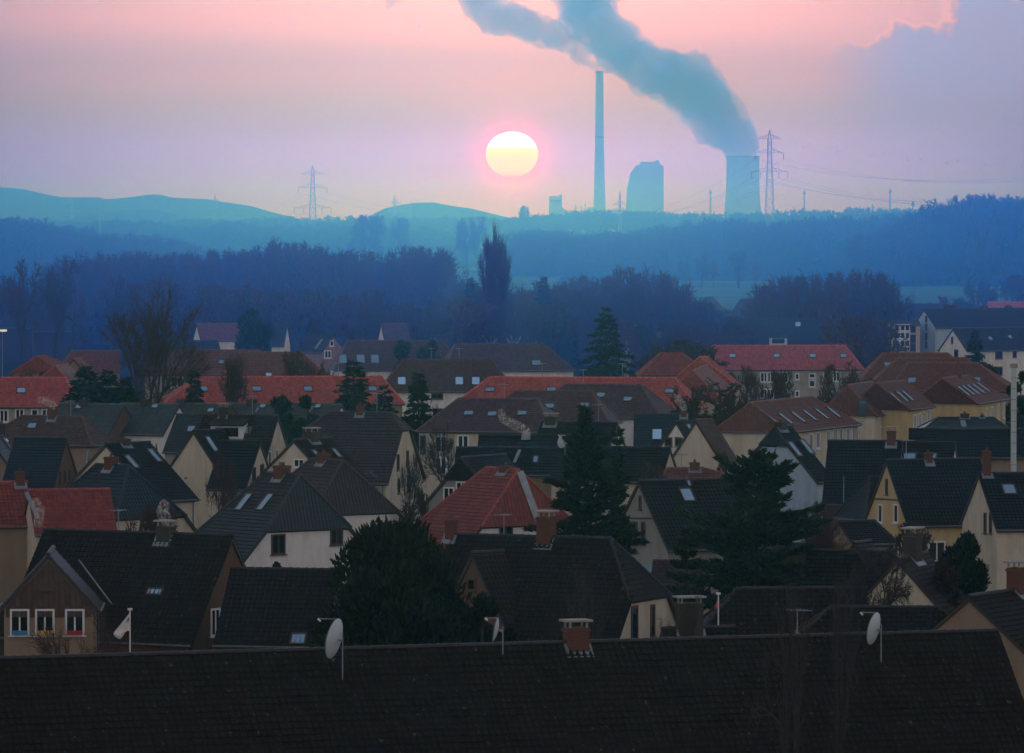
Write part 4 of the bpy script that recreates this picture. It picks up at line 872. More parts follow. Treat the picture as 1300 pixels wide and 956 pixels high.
# ---- smoke and steam
def mat_smoke(name, dens, col, g=.2):
    m = bpy.data.materials.new(name); m.use_nodes = True; nt = m.node_tree; N = nt.nodes; N.clear()
    v = N.new('ShaderNodeVolumePrincipled'); v.inputs['Color'].default_value = (*col, 1); v.inputs['Density'].default_value = dens; v.inputs['Anisotropy'].default_value = g
    o = N.new('ShaderNodeOutputMaterial'); nt.links.new(v.outputs[0], o.inputs['Volume']); return m
def puff(name, pts, dist, mat, label, cat, voxel, amp, seed, jit=.35, group=None, depthj=.6, rag=False):
    """cauliflower cloud: overlapping balls along a path, fused by a voxel remesh and roughened"""
    rnd = random.Random(seed); m = dist / FPX; bmv, bmf = [], []
    import bmesh
    bm = bmesh.new()
    for (a, b, r0), (a2, b2, r1) in zip(pts, pts[1:]):
        n = max(2, int(math.hypot(a2 - a, b2 - b) / (min(r0, r1) * .42 + .4)))
        for i in range(n + 1):
            t = i / n; r = r0 + (r1 - r0) * t; px, py = a + (a2 - a) * t, b + (b2 - b) * t
            for k in range(7):
                q = rnd.uniform(.3, .62) if k else .82; an = rnd.uniform(0, 6.28); off = r * (1 - q) * .95 if k else 0
                if rag: q = rnd.uniform(.16, .36) if k else .42; off = r * rnd.uniform(.3, 1.15) if k else 0
                w = at_d(px + off * math.cos(an), py + off * math.sin(an), dist + rnd.uniform(-1, 1) * depthj * r * m)
                bmesh.ops.create_icosphere(bm, subdivisions=2, radius=max(.3, r * q * m), matrix=Matrix.Translation(w))
    me = bpy.data.meshes.new(name); bm.to_mesh(me); bm.free(); o = bpy.data.objects.new(name, me); COL.objects.link(o)
    md = o.modifiers.new('r', 'REMESH'); md.mode = 'VOXEL'; md.voxel_size = voxel * m
    bpy.context.view_layer.update(); dg = bpy.context.evaluated_depsgraph_get(); me2 = bpy.data.meshes.new_from_object(o.evaluated_get(dg)); o.modifiers.clear()
    co = np.zeros(len(me2.vertices) * 3, 'f'); me2.vertices.foreach_get('co', co); co = co.reshape(-1, 3)
    no = np.zeros(len(me2.vertices) * 3, 'f'); me2.vertices.foreach_get('normal', no); no = no.reshape(-1, 3)
    for i in range(len(co)):
        p = Vector(co[i]) / m
        s = mnoise.noise(p / (amp * 2.6)) * amp + mnoise.noise(p / (amp * .9) + Vector((9, 3, 1))) * amp * .5 + abs(mnoise.noise(p / (amp * .4) + Vector((1, 7, 1)))) * amp * .35
        co[i] += no[i] * s * m
    me2.vertices.foreach_set('co', co.ravel()); me2.materials.clear(); me2.materials.append(mat); me2.update()
    o.data = me2; md = o.modifiers.new('r', 'REMESH'); md.mode = 'VOXEL'; md.voxel_size = voxel * m * .9
    dg = bpy.context.evaluated_depsgraph_get(); me2 = bpy.data.meshes.new_from_object(o.evaluated_get(dg)); o.modifiers.clear(); me2.materials.clear(); me2.materials.append(mat); o.data = me2
    c = co.mean(0); me2.transform(Matrix.Translation(-Vector(c))); o.location = Vector(c)
    setp(o, label, cat, group); return o
M_plume = mat_smoke('plume_steam', .036, PLCOL, .3)
puff('smoke_plume', [(757.5, 88, 3.5), (750, 81, 6), (738, 69, 12), (722, 53, 18), (700, 42, 22), (675, 34, 24), (650, 28, 26), (628, 20, 27), (612, 4, 27), (600, -14, 26)], PLD, M_plume, 'blue grey smoke drifting left from the top of the tall chimney', 'smoke', 1.2, 7.5, 3)
puff('steam_plume', [(943, 196, 21), (938, 185, 22), (928, 168, 31), (910, 148, 38), (893, 125, 41), (870, 106, 41), (845, 95, 37), (818, 86, 35), (795, 66, 35), (768, 42, 37), (746, 14, 38), (736, -16, 38)], PLD + 60, M_plume, 'thick blue grey steam plume bending left above the cooling tower', 'steam', 1.3, 10, 5)
puff('smoke_wisp', [(505, -4, 6), (497, 3, 7), (492, 10, 4)], PLD, M_plume, 'loose dark smoke wisp at the top edge left of the plume', 'smoke', .9, 3, 8)
puff('smoke_wisp', [(526, 24, 3), (531, 32, 4), (536, 36, 3)], PLD, M_plume, 'tiny separate smoke wisp hanging left of the plume', 'smoke', .7, 2, 9)

# ---- pylons
M_steel = mat_plain('galvanised_steel', (.22, .24, .27), .6, .3)
def pylon(px, ytop, dist, arms, label, wpx, mast=False, thick=1.0, group='high voltage pylons'):
    c = at_d(px, 268, dist); m = dist / FPX; zt = at_d(px, ytop, dist).z
    o = empty('pylon', (c.x, dist, 0), R(8)); setp(o, label, 'pylon', group)
    mb = MB(); wb, wt = wpx * m, wpx * m * .32; t = .11 * thick * max(1, dist / 3600)
    cx = lambda z: (wb + (wt - wb) * min(1, z / (zt * .8))) / 2 if z < zt * .92 else wt / 2 * max(.1, (zt - z) / (zt * .08))
    nz = 14; zs = [zt * i / nz for i in range(nz + 1)]
    for z0, z1 in zip(zs, zs[1:]):
        a, b = cx(z0), cx(z1)
        for k in range(4):
            s, u = ((-1, -1), (1, -1), (1, 1), (-1, 1))[k]; s2, u2 = ((-1, -1), (1, -1), (1, 1), (-1, 1))[(k + 1) % 4]
            mb.tube((s * a, u * a, z0), (s * b, u * b, z1), t * 1.2, n=4, cap=False)
            mb.tube((s * a, u * a, z0), (s2 * b, u2 * b, z1), t * .7, n=3, cap=False); mb.tube((s2 * a, u2 * a, z0), (s * b, u * b, z1), t * .7, n=3, cap=False)
            mb.tube((s * b, u * b, z1), (s2 * b, u2 * b, z1), t * .7, n=3, cap=False)
    mb.build('lattice_tower', M_steel, o); tips = []
    for ypx, hw_, ins in arms:
        z = at_d(px, ypx, dist).z; hw_ *= m; a = cx(z); mb = MB(); ht = 2.4
        for u in (-1, 1):
            mb.tube((-hw_, 0, z), (hw_, 0, z), t, n=4)
            for s in (-1, 1):
                mb.tube((s * a, u * a, z + ht), (s * hw_, 0, z), t * .9, n=4); mb.tube((s * a, u * a, z), (s * hw_, 0, z), t * .9, n=4)
                for q in (.3, .6): x_ = a + (hw_ - a) * q; mb.tube((s * x_, u * a * (1 - q), z), (s * (a + (hw_ - a) * (q - .15)), u * a * (1.1 - q), z + ht * (1.1 - q)), t * .7, n=3)
        am = mb.build('crossarm', M_steel, o)
        for q in ins:
            for s in (-1, 1):
                ib = MB(); ib.tube((s * hw_ * q, 0, z), (s * hw_ * q, 0, z - 3.6), t * 1.3, n=5)
                for i in range(5): ib.tube((s * hw_ * q, 0, z - .7 - i * .6), (s * hw_ * q, 0, z - .9 - i * .6), t * 2.4, n=6)
                ib.build('insulator', M_darkframe, am); tips.append((o, s * hw_ * q, z - 3.6))
    return [Matrix.Translation(o.location) @ Matrix.Rotation(R(8), 4, 'Z') @ Vector((x, 0, z)) for _, x, z in tips]
PR = pylon(977, 165, 3300, [(176, 15, ()), (194, 18, (1.0,)), (218, 23.5, (1.0, .5))], 'large lattice pylon with three crossarms in front of the cooling tower', 15)
PL = pylon(397, 210, 3700, [(221, 15, ()), (238, 18, (1.0,)), (264, 23.5, (1.0, .5))], 'lattice pylon with three crossarms standing left of the sun', 13)
P3 = pylon(92, 250, 5600, [(258, 9, ()), (268, 11, (1.0,))], 'faint small pylon in the haze at the far left', 7)
P4 = pylon(273, 247, 5600, [(256, 9, ()), (266, 12, (1.0,)), (276, 14, (1.0,))], 'faint small pylon before the left hills', 7)
P5 = pylon(501, 247, 5900, [(258, 8, ()), (268, 12, (1.0,))], 'faint pylon in front of the middle hill', 7)
P6 = pylon(787, 243, 3900, [(260, 10, ()), (268, 15, (1.0,))], 'pylon rising in front of the plant between chimney and boiler house', 6)
P7 = pylon(522, 254, 6000, [(262, 3, ())], 'thin faint mast right of the pylon on the middle hill', 3)
P8 = pylon(127, 268, 3200, [(273, 6, ()), (279, 9, (1.0,))], 'short dark pylon half sunk in trees at the left', 5)
for px, yt, d_, lb in ((902, 240, 6200, 'thin pale mast between boiler house and cooling tower'), (1021, 240, 6000, 'pale slim mast right of the big pylon'), (1130, 238, 6000, 'pale slim mast above the right treeline'), (1159, 255, 3000, 'short dark mast on the right treeline'), (1108, 258, 6400, 'very short pale mast left of the right treeline masts')):
    pylon(px, yt, d_, [(yt + 6, 2.5, ())], lb, 3, group='thin masts on the horizon')
# ---- overhead lines
def wire(a, b, sag, label, r=.05, name='power_line'):
    mb = MB(); n = 24; a, b = Vector(a), Vector(b); P = []
    for i in range(n + 1):
        t = i / n; p = a.lerp(b, t); p.z -= sag * 4 * t * (1 - t); P.append(p)
    for p, q in zip(P, P[1:]): mb.tube(p, q, r, n=4, cap=False)
    o = mb.build(name, M_darkframe); setp(o, label, 'power line', 'overhead power lines'); return o
for i, (p, ex, ey) in enumerate(zip(PR, (1400, 1400, 1400, 1400, 1400, 1400), (232, 236, 262, 265, 270, 272))):
    wire(p, at_d(ex, ey - 18, 2700), 9, 'thin wires sagging from the big pylon to the right edge', .06)
for i, (p, q) in enumerate(zip(PR, (P6 * 3)[:6])): wire(p, q, 8, 'thin wires sagging left from the big pylon towards the plant', .06)
for i, (p, q) in enumerate(zip(PL, (P4 * 2)[:6])): wire(p, q, 12, 'thin wires running from the pylon left of the sun to the far left pylons', .07)
for i, (p, q) in enumerate(zip(PL, (P6 * 3)[:6])): wire(p, q, 10, 'thin wires passing below the sun between pylons', .06)

# ---- the sun itself, far beyond the haze
SD = 60000.0; c = at_d(650, 196, SD); rs_ = 33.3 * SD / FPX
def sun_mat():
    m = M_glow; nt = m.node_tree; N = nt.nodes; Lk = nt.links; N.clear()
    tc = N.new('ShaderNodeTexCoord'); sp = N.new('ShaderNodeSeparateXYZ'); Lk.new(tc.outputs['Object'], sp.inputs[0])
    mr = N.new('ShaderNodeMapRange'); mr.inputs['From Min'].default_value = -rs_; mr.inputs['From Max'].default_value = rs_; Lk.new(sp.outputs[2], mr.inputs[0])
    cr = N.new('ShaderNodeValToRGB'); Lk.new(mr.outputs[0], cr.inputs[0]); e = cr.color_ramp.elements
    e[0].position = .02; e[0].color = (1, .28, .0, 1); e[1].position = .98; e[1].color = (1, 1, 3, 1)
    for ps, cc in ((.07, (1, .42, .0)), (.16, (1, .52, .0)), (.50, (1, .62, .0)), (.62, (1, .74, .1)), (.69, (1, .9, 1.5)), (.78, (1, 1, 3))): q = e.new(ps); q.color = (*cc, 1)
    em = N.new('ShaderNodeEmission'); em.inputs[1].default_value = SUNSTR; Lk.new(cr.outputs[0], em.inputs[0])
    o = N.new('ShaderNodeOutputMaterial'); Lk.new(em.outputs[0], o.inputs[0]); return m
import bmesh
bm = bmesh.new(); bmesh.ops.create_uvsphere(bm, u_segments=96, v_segments=64, radius=rs_); me = bpy.data.meshes.new('sun'); bm.to_mesh(me); bm.free()
me.materials.append(sun_mat()); me.polygons.foreach_set('use_smooth', [True] * len(me.polygons))
o = bpy.data.objects.new('sun', me); COL.objects.link(o); o.location = c; o.scale = (1, 1, .87); o.visible_shadow = False; setp(o, 'flattened setting sun, white above and yellow below', 'sun')

# ---------------------------------------------------------------- trees
def segs_mesh(name, segs, mat, nside=3):
    A = np.array([s[0] for s in segs], float); B = np.array([s[1] for s in segs], float); r0 = np.array([s[2] for s in segs])[:, None]; r1 = np.array([s[3] for s in segs])[:, None]
    D = B - A; D /= np.linalg.norm(D, axis=1)[:, None] + 1e-9
    ref = np.where(np.abs(D[:, 2:3]) < .9, np.array([[0, 0, 1.0]]), np.array([[1.0, 0, 0]])); U = np.cross(D, ref); U /= np.linalg.norm(U, axis=1)[:, None] + 1e-9; V = np.cross(D, U)
    ring = []
    for P, r in ((A, r0), (B, r1)):
        for k in range(nside):
            t = 2 * math.pi * k / nside; ring.append(P + U * r * math.cos(t) + V * r * math.sin(t))
    v = np.stack(ring, 1).reshape(-1, 3); n = len(segs); base = np.arange(n)[:, None] * (2 * nside)
    f = np.concatenate([base + np.array([[k, (k + 1) % nside, nside + (k + 1) % nside, nside + k]]) for k in range(nside)], 0)
    return raw_mesh(name, v, f, mat)
def raw_mesh(name, v, f, mat):
    v = np.asarray(v, 'f'); f = np.asarray(f, 'i'); me = bpy.data.meshes.new(name); me.vertices.add(len(v)); me.vertices.foreach_set('co', v.ravel())
    k = f.shape[1]; me.loops.add(f.size); me.loops.foreach_set('vertex_index', f.ravel()); me.polygons.add(len(f)); me.polygons.foreach_set('loop_start', np.arange(len(f)) * k); me.update(calc_edges=True)
    me.materials.append(mat); return me
def bare(seed, style='round', depth=5, twig=.035, kids=3, twigs=4, r0=.027):
    """unit tree, 1 tall: (trunk segments, crown segments)"""
    rd = random.Random(seed); T, Cn = [], []; ga = rd.gauss; un = rd.uniform; sq = math.sqrt
    P = dict(round=(.66, .76, .10), poplar=(.26, .86, .30), birch=(.55, .80, -.06), upright=(.36, .82, .18), shrub=(.75, .76, .04))[style]
    spread, ratio, lift = P
    def nrm(x, y, z):
        l = sq(x * x + y * y + z * z) + 1e-9; return x / l, y / l, z / l
    def grow(p, d, L, r, lv):
        n = 3 if lv < 2 else 2; q = p; st = L / n
        for i in range(n):
            d = nrm(d[0] + ga(0, .1), d[1] + ga(0, .1), d[2] + ga(0, .1) + lift * .12); e = (q[0] + d[0] * st, q[1] + d[1] * st, q[2] + d[2] * st)
            (T if lv < 2 else Cn).append((q, e, r * (1 - .3 * i / n), r * (1 - .3 * (i + 1) / n)))
            if lv >= 1 and rd.random() < .75 and lv < depth:
                k_ = spread + .15; grow(e, nrm(d[0] + ga(0, k_), d[1] + ga(0, k_), d[2] + ga(0, k_)), L * ratio * .62, r * .42, lv + 1 if lv > 1 else lv + 2)
            q = e
        if lv >= depth:
            for k in range(twigs):
                m = un(.4, 1); s = nrm(d[0] * m + ga(0, .55), d[1] * m + ga(0, .55), d[2] * m + ga(0, .55) + lift); b = L * rd.random(); a = (q[0] - d[0] * b, q[1] - d[1] * b, q[2] - d[2] * b); c = L * un(.5, 1.0)
                Cn.append((a, (a[0] + s[0] * c, a[1] + s[1] * c, a[2] + s[2] * c), r * .6, r * .35))
            return
        k = kids if lv else kids + 1
        for i in range(k):
            m = 1.0 if style != 'poplar' else (1.4 if lv else 2.0)
            if lv == 0: an = 6.28 * (i + rd.random() * .5) / k; s = nrm(d[0] * m + math.cos(an) * spread * 1.3, d[1] * m + math.sin(an) * spread * 1.3, d[2] * m)
            else: s = nrm(d[0] * m + ga(0, spread), d[1] * m + ga(0, spread), d[2] * m + ga(0, spread) + lift * .4)
            grow(q, s, L * ratio * un(.8, 1.1), r * .62, lv + 1)
    tl = dict(round=.17, poplar=.14, birch=.24, upright=.2, shrub=.06)[style]
    grow((0, 0, 0), nrm(ga(0, .03), ga(0, .03), 1.0), tl, r0, 0)
    zs_ = sorted(s[1][2] for s in Cn); k = 1 / zs_[int(len(zs_) * (.985 if style in ('round', 'shrub') else .995))]
    zc = lambda z: z if z < .88 else .88 + .17 * math.tanh((z - .88) / .17)
    if style in ('round', 'shrub', 'birch'):
        k0 = k; T, Cn = [[((a[0], a[1], zc(a[2] * k0) / k0), (b[0], b[1], zc(b[2] * k0) / k0), c_, d_) for a, b, c_, d_ in S_] for S_ in (T, Cn)]
    sc = lambda S_: [((a[0] * k, a[1] * k, a[2] * k), (b[0] * k, b[1] * k, b[2] * k), max(c_ * k, twig * .02), max(d_ * k, twig * .015)) for a, b, c_, d_ in S_]
    T, Cn = sc(T), sc(Cn); xs = np.array([s[1][:2] for s in Cn]); w = np.percentile(np.abs(xs), 97); 
    return T, Cn, w
M_bark = mat_plain('bark_grey_brown', (.036, .030, .028), .9, var=.3)
M_twig = mat_plain('twig_brown', (.060, .046, .044), .9, var=.3, scale=.4)
M_twigr = mat_plain('twig_red_brown', (.085, .044, .044), .9, var=.3, scale=.4)
M_birch = mat_plain('birch_bark', (.30, .29, .27), .8, var=.35)
VAR = {}
def variant(style, i, depth=5, twig=.035):
    k = (style, i, depth, twig)
    if k not in VAR:
        T, Cn, w = bare(i * 17 + len(style), style, depth, twig, r0=.027 if twig > .03 else (.017 if twig > .011 else .010))
        tm = M_birch if style == 'birch' else M_bark
        VAR[k] = (segs_mesh('trunk', T, tm, 5), segs_mesh('crown', Cn, M_twigr if i % 2 else M_twig), w)
    return VAR[k]
def bare_tree(px, ytop, wpx, dist, label, style='round', i=0, depth=5, group=None, z0=0.0, twig=.035, name='bare_tree', cat='tree'):
    tm, cm, w = variant(style, i, depth, twig); p = at_d(px, ytop, dist); h = p.z - z0; m = dist / FPX
    o = empty(name, (p.x, dist, z0), random.uniform(0, 6.28)); setp(o, label, cat, group); s = wpx * m / 2 / w
    for nm, me in (('trunk', tm), ('crown', cm)):
        q = bpy.data.objects.new(nm, me); link(q, o); q.scale = (s, s, h)
    return o
def mat_leaf(name, c):
    if name in _M: return _M[name]
    m = bpy.data.materials.new(name); nt, p = nodes(m); N, Lk = nt.nodes, nt.links
    g = N.new('ShaderNodeNewGeometry'); mr = N.new('ShaderNodeMapRange'); mr.inputs['To Min'].default_value = .45; mr.inputs['To Max'].default_value = 1.6; Lk.new(g.outputs['Random Per Island'], mr.inputs[0])
    vm = N.new('ShaderNodeVectorMath'); vm.operation = 'SCALE'; vm.inputs[0].default_value = c; Lk.new(mr.outputs[0], vm.inputs['Scale']); Lk.new(vm.outputs[0], p.inputs['Base Color'])
    p.inputs['Roughness'].default_value = .8; p.inputs['Specular IOR Level'].default_value = .2; _M[name] = m; return m
M_fir = mat_leaf('fir_needles', (.022, .042, .024)); M_yew = mat_leaf('yew_needles', (.020, .030, .014)); M_spruce = mat_leaf('spruce_needles', (.020, .045, .038)); M_cedar = mat_leaf('cedar_needles', (.028, .050, .030))
def tri_cloud(C_, Dr, size, rs, n=1):
    """small leaf-sized faces at points C_, pointing along Dr"""
    k = len(C_); D = Dr + rs.normal(0, .35, (k, 3)); D /= np.linalg.norm(D, axis=1)[:, None]; U = np.cross(D, rs.normal(0, 1, (k, 3))); U /= np.linalg.norm(U, axis=1)[:, None] + 1e-9
    L = size * rs.uniform(.6, 1.4, (k, 1)); Wd = L * rs.uniform(.28, .5, (k, 1))
    v = np.stack([C_ - U * Wd * .6, C_ + U * Wd * .6, C_ + D * L + U * Wd * .15, C_ + D * L * .9 - U * Wd * .2], 1).reshape(-1, 3); return v, np.arange(k * 4).reshape(-1, 4)
def conifer(seed, kind='spruce', h=14.0, w=5.0, leaf=.3, whorl=.45, dens=1.0):
    rs = np.random.RandomState(seed); C_, D_ = [], []; br = []
    z = h * (.04 if kind != 'fir' else .1); 
    while z < h * .985:
        t = z / h
        if kind == 'spruce': R_ = w / 2 * 1.25 * (1 - t) ** .7; droop = -.25
        elif kind == 'fir': R_ = w / 2 * 1.9 * (min(1, (1 - t) * 1.45)) ** .85 * (.75 + .25 * math.sin(z * 2.1)); droop = .02
        elif kind == 'cedar': R_ = w / 2 * 1.12 * (min(1, (1 - t) * 1.9)) ** .6 * (.85 + .2 * math.sin(z * 1.7 + 1)); droop = .10
        n = rs.randint(5, 8) if kind != 'cedar' else rs.randint(5, 7); a0 = rs.uniform(0, 6.28)
        for j in range(n):
            a = a0 + 6.283 * j / n + rs.normal(0, .25); L = R_ * rs.uniform(.6, 1.18) if rs.rand() > .07 else R_ * .4
            L = max(L, .25); d = np.array([math.cos(a), math.sin(a), droop + rs.normal(0, .07) + .5 * t]); d /= np.linalg.norm(d); p0 = np.array([0, 0, z + rs.normal(0, .1)])
            br.append((p0, p0 + d * L, .03 + .02 * (1 - t), .012)); m = max(4, int(L / leaf * 9 * dens)); s = rs.uniform(.12, 1, m) ** .7
            sag = (.10 if kind == 'spruce' else .04) * L; side = np.cross(d, [0, 0, 1.0]); side /= np.linalg.norm(side)
            wd = L * .30 * (1.1 - s) + .12; off = rs.uniform(-1, 1, m) * wd
            P = p0 + d[None] * (s * L)[:, None] + side[None] * off[:, None]; P[:, 2] += -sag * s ** 2 * 2 + rs.normal(0, .06, m) - np.abs(off) * (.35 if kind != 'cedar' else .05)
            C_.append(P); dd = d[None] * .8 + side[None] * np.sign(off)[:, None] * .7 + np.array([[0, 0, -.25 if kind == 'spruce' else .15]]); D_.append(dd)
        z += whorl * rs.uniform(.7, 1.3) * (1.0 if kind != 'cedar' else 1.5)
    C_, D_ = np.concatenate(C_), np.concatenate(D_); v, f = tri_cloud(C_, D_, leaf, rs); return v, f, [(np.zeros(3), np.array([0, 0, h * .98]), h * .014, .02)] + br
CV = {}
def evergreen(px, ytop, wpx, dist, label, kind='spruce', seed=1, leaf=.3, group=None, name=None, mat=None, dens=1.0, whorl=.45, z0=0, cat='tree'):
    p = at_d(px, ytop, dist); h = p.z - z0; w = wpx * dist / FPX
    v, f, sg_ = conifer(seed, kind, h, w, leaf, whorl, dens); mat = mat or dict(spruce=M_spruce, fir=M_fir, cedar=M_cedar)[kind]
    o = empty(name or kind + '_tree', (p.x, dist, z0)); setp(o, label, cat, group)
    link(bpy.data.objects.new('trunk', segs_mesh('trunk', sg_, M_bark, 4)), o); link(bpy.data.objects.new('crown', raw_mesh('crown', v, f, mat)), o); return o
def bushy(px, ytop, wpx, dist, label, seed=1, leaf=.3, n=9000, mat=None, lobes=26, name='evergreen_tree', z0=0, group=None, top=.55, cat='tree'):
    """dense rounded evergreen: lobes of upright sprays on a trunk"""
    rs = np.random.RandomState(seed); p = at_d(px, ytop, dist); h = p.z - z0; w = wpx * dist / FPX; C_, D_ = [], []; sg_ = [(np.zeros(3), np.array([0, 0, h * .9]), h * .02, .03)]
    for i in range(lobes):
        t = rs.uniform(.08, .93) if i else .9; R_ = w / 2 * (1 - max(0, (t - top) / (1 - top)) ** 2.6) * 1.08 * (.8 + .2 * min(1, t * 4)); a = rs.uniform(0, 6.28); q = rs.uniform(.35, .72)
        c = np.array([math.cos(a) * R_ * q, math.sin(a) * R_ * q, t * h * .93]); r = np.array([w * .20, w * .20, w * .26]) * rs.uniform(.8, 1.25) * (1 - .45 * max(0, t - top) / (1 - top))
        m = n // lobes; dr = rs.normal(0, 1, (m, 3)); dr /= np.linalg.norm(dr, axis=1)[:, None]; rad = rs.uniform(.55, 1.04, (m, 1)); P = c + dr * r * rad; P[:, 2] = np.clip(P[:, 2], .1, h * rs.uniform(.97, 1.02))
        C_.append(P); D_.append(dr * .6 + np.array([[0, 0, .8]])); sg_.append((np.array([0, 0, max(.3, c[2] - r[2])]), c, .07, .03))
    v, f = tri_cloud(np.concatenate(C_), np.concatenate(D_), leaf, rs); o = empty(name, (p.x, dist, z0)); setp(o, label, cat, group)
    link(bpy.data.objects.new('trunk', segs_mesh('trunk', sg_, M_bark, 4)), o); link(bpy.data.objects.new('crown', raw_mesh('crown', v, f, mat or M_yew)), o); return o

random.seed(5)
# near evergreens
bushy(498, 655, 205, 288, 'huge dark rounded evergreen in the left foreground, taller than the roofs', 11, .34, 60000, M_yew, 60, 'yew_tree', top=.45)
bushy(405, 770, 46, 292, 'small dark shrub at the left foot of the huge rounded evergreen', 12, .3, 5000, M_yew, 10, 'yew_shrub', cat='shrub')
bushy(612, 728, 60, 280, 'dark shrub at the right foot of the huge rounded evergreen', 13, .3, 8000, M_yew, 14, 'yew_shrub', cat='shrub')
bushy(652, 775, 34, 284, 'small dark bush before the brown gabled wing', 14, .28, 3000, M_yew, 8, 'yew_shrub', cat='shrub')
evergreen(743, 514, 100, 362, 'tall ragged fir standing in the centre beside the rusty red roof', 'fir', 21, .34, dens=2.6, whorl=.42)
evergreen(784, 548, 24, 376, 'slimmer fir close behind the tall ragged one', 'fir', 22, .34, dens=2.2)
evergreen(962, 577, 215, 345, 'broad layered cedar right of centre', 'cedar', 23, .36, dens=3.2, whorl=.42, name='cedar_tree')
evergreen(872, 665, 62, 352, 'dark small conifer against the left side of the broad cedar', 'cedar', 24, .34, dens=2.4, name='cedar_tree')
bushy(1222, 655, 62, 330, 'dark evergreen clump before the black roofed right edge house', 25, .28, 20000, M_yew, 44, 'evergreen_tree')
bushy(1200, 690, 40, 325, 'brownish low evergreen below the yellow gabled house', 26, .28, 9000, mat_leaf('brown_leaves', (.045, .032, .02)), 30, 'evergreen_tree')
bushy(352, 706, 18, 385, 'tiny conical conifer against the white wall', 27, .2, 1500, M_fir, 6, 'small_conifer', top=.1)
# middle evergreens
evergreen(770, 388, 88, 760, 'large dark spruce standing alone behind the red roofed blocks', 'spruce', 31, .5, dens=1.3, whorl=.6)
evergreen(449, 453, 84, 590, 'dark spruce behind the right end of the grey terrace', 'spruce', 32, .42, dens=1.2)
evergreen(531, 470, 62, 560, 'dense green conifer beside the foremost plum block', 'spruce', 33, .42, dens=1.6)
evergreen(488, 487, 62, 575, 'rounded conifer between the spruce and the plum block', 'spruce', 34, .4, dens=1.5)
evergreen(247, 466, 40, 570, 'slim dark conifer before the light red roof at left', 'spruce', 35, .4, dens=1.4)
evergreen(109, 463, 110, 585, 'left half of the dark bushy conifers over the terrace', 'spruce', 36, .45, dens=1.4)
evergreen(137, 469, 100, 588, 'middle one of the dark bushy conifers over the terrace', 'spruce', 37, .45, dens=1.4)
evergreen(160, 476, 70, 592, 'right low one of the dark bushy conifers over the terrace', 'spruce', 38, .45, dens=1.4)
bushy(357, 491, 38, 560, 'round dark bush over the terrace ridge, left of the pair', 39, .35, 7000, M_fir, 34, 'evergreen_bush', cat='bush')
bushy(391, 490, 34, 560, 'uneven dark bush over the terrace ridge beside a chimney', 40, .35, 5000, M_fir, 22, 'evergreen_bush', cat='bush')
bushy(322, 388, 52, 880, 'round dark evergreen before the wood, left of the grey blue gable', 41, .6, 9000, M_spruce, 30)
bushy(512, 427, 30, 800, 'left one of the dark evergreen pair over the plum roof', 42, .5, 5000, M_spruce, 26)
bushy(546, 427, 32, 800, 'right one of the dark evergreen pair over the plum roof', 43, .5, 5000, M_spruce, 26)
evergreen(1238, 421, 40, 800, 'slim dark conifer before the white gabled house at right', 'spruce', 44, .45, dens=1.4)
bushy(1250, 455, 40, 700, 'round dark evergreen left of the white gabled house windows', 45, .45, 3500, M_fir, 10)
bushy(1282, 480, 26, 640, 'dark evergreen behind the pale flue pipe', 46, .4, 2500, M_fir, 8)
bushy(1296, 458, 26, 620, 'tall dark evergreen at the right edge beside the flue pipe', 47, .4, 3000, M_fir, 9)
evergreen(722, 398, 30, 980, 'dark narrow conifer left of the large lone spruce', 'spruce', 48, .6)
evergreen(690, 350, 34, 1050, 'dark conifer tip rising from the wood left of centre right', 'spruce', 49, .6)
evergreen(597, 352, 30, 1060, 'dusky conifer just left of the tall poplar', 'spruce', 50, .6)

# single bare trees in town
bare_tree(186, 368, 150, 610, 'huge many-stemmed bare tree behind the grey terrace at left', 'upright', 1, 5, twig=.022)
bare_tree(28, 333, 62, 960, 'left one of the two rounded bare trees at the left edge', 'round', 1, 5)
bare_tree(68, 334, 56, 960, 'right one of the two rounded bare trees at the left edge', 'round', 2, 5)
bare_tree(620, 294, 34, 1010, 'taller left half of the slender double poplar', 'poplar', 1, 5, name='poplar_tree')
bare_tree(636, 304, 26, 1014, 'right half of the slender double poplar', 'poplar', 2, 5, name='poplar_tree')
bare_tree(300, 448, 46, 600, 'small feathery larch before the light red roofs', 'upright', 3, 5)
bare_tree(375, 450, 70, 640, 'spreading bare tree before the dull red hipped roof', 'shrub', 1, 5)
bare_tree(276, 578, 46, 432, 'bare garden tree before the whitish gable', 'round', 3, 5, twig=.022)
bare_tree(490, 548, 60, 492, 'bare garden tree before the purple slate house', 'upright', 5, 5, twig=.022)
bare_tree(566, 540, 50, 508, 'bare tree before the cream wall of the foremost plum block', 'upright', 6, 5, twig=.022)
bare_tree(205, 640, 70, 372, 'thin bare bush before the cream wall of the blue black roof', 'shrub', 3, 5, twig=.016)
bare_tree(828, 590, 34, 430, 'pale brown bare bush on the left of the grey rendered gable', 'shrub', 5, 5, twig=.022)
bare_tree(905, 490, 100, 560, 'spreading bare tree before the wine red skylit block', 'shrub', 2, 5, twig=.022)
bare_tree(950, 465, 44, 700, 'upright bare tree before the grey walled block', 'upright', 7, 5)
bare_tree(860, 435, 110, 760, 'wide bare shrub-like tree over the left wine red roof', 'shrub', 4, 5)
bare_tree(1066, 462, 52, 640, 'dark bare tree before the right end of the grey walled block', 'round', 5, 5)
bare_tree(515, 575, 40, 470, 'bare twiggy tree beside the cream end wall with windows', 'upright', 8, 5, twig=.022)
bare_tree(1165, 665, 60, 335, 'bare bush before the yellow gabled house', 'shrub', 6, 5, twig=.022)
bare_tree(1120, 700, 90, 308, 'leafless bush with thin dark twigs at the left of the tan gable', 'round', 6, 5, twig=.022)
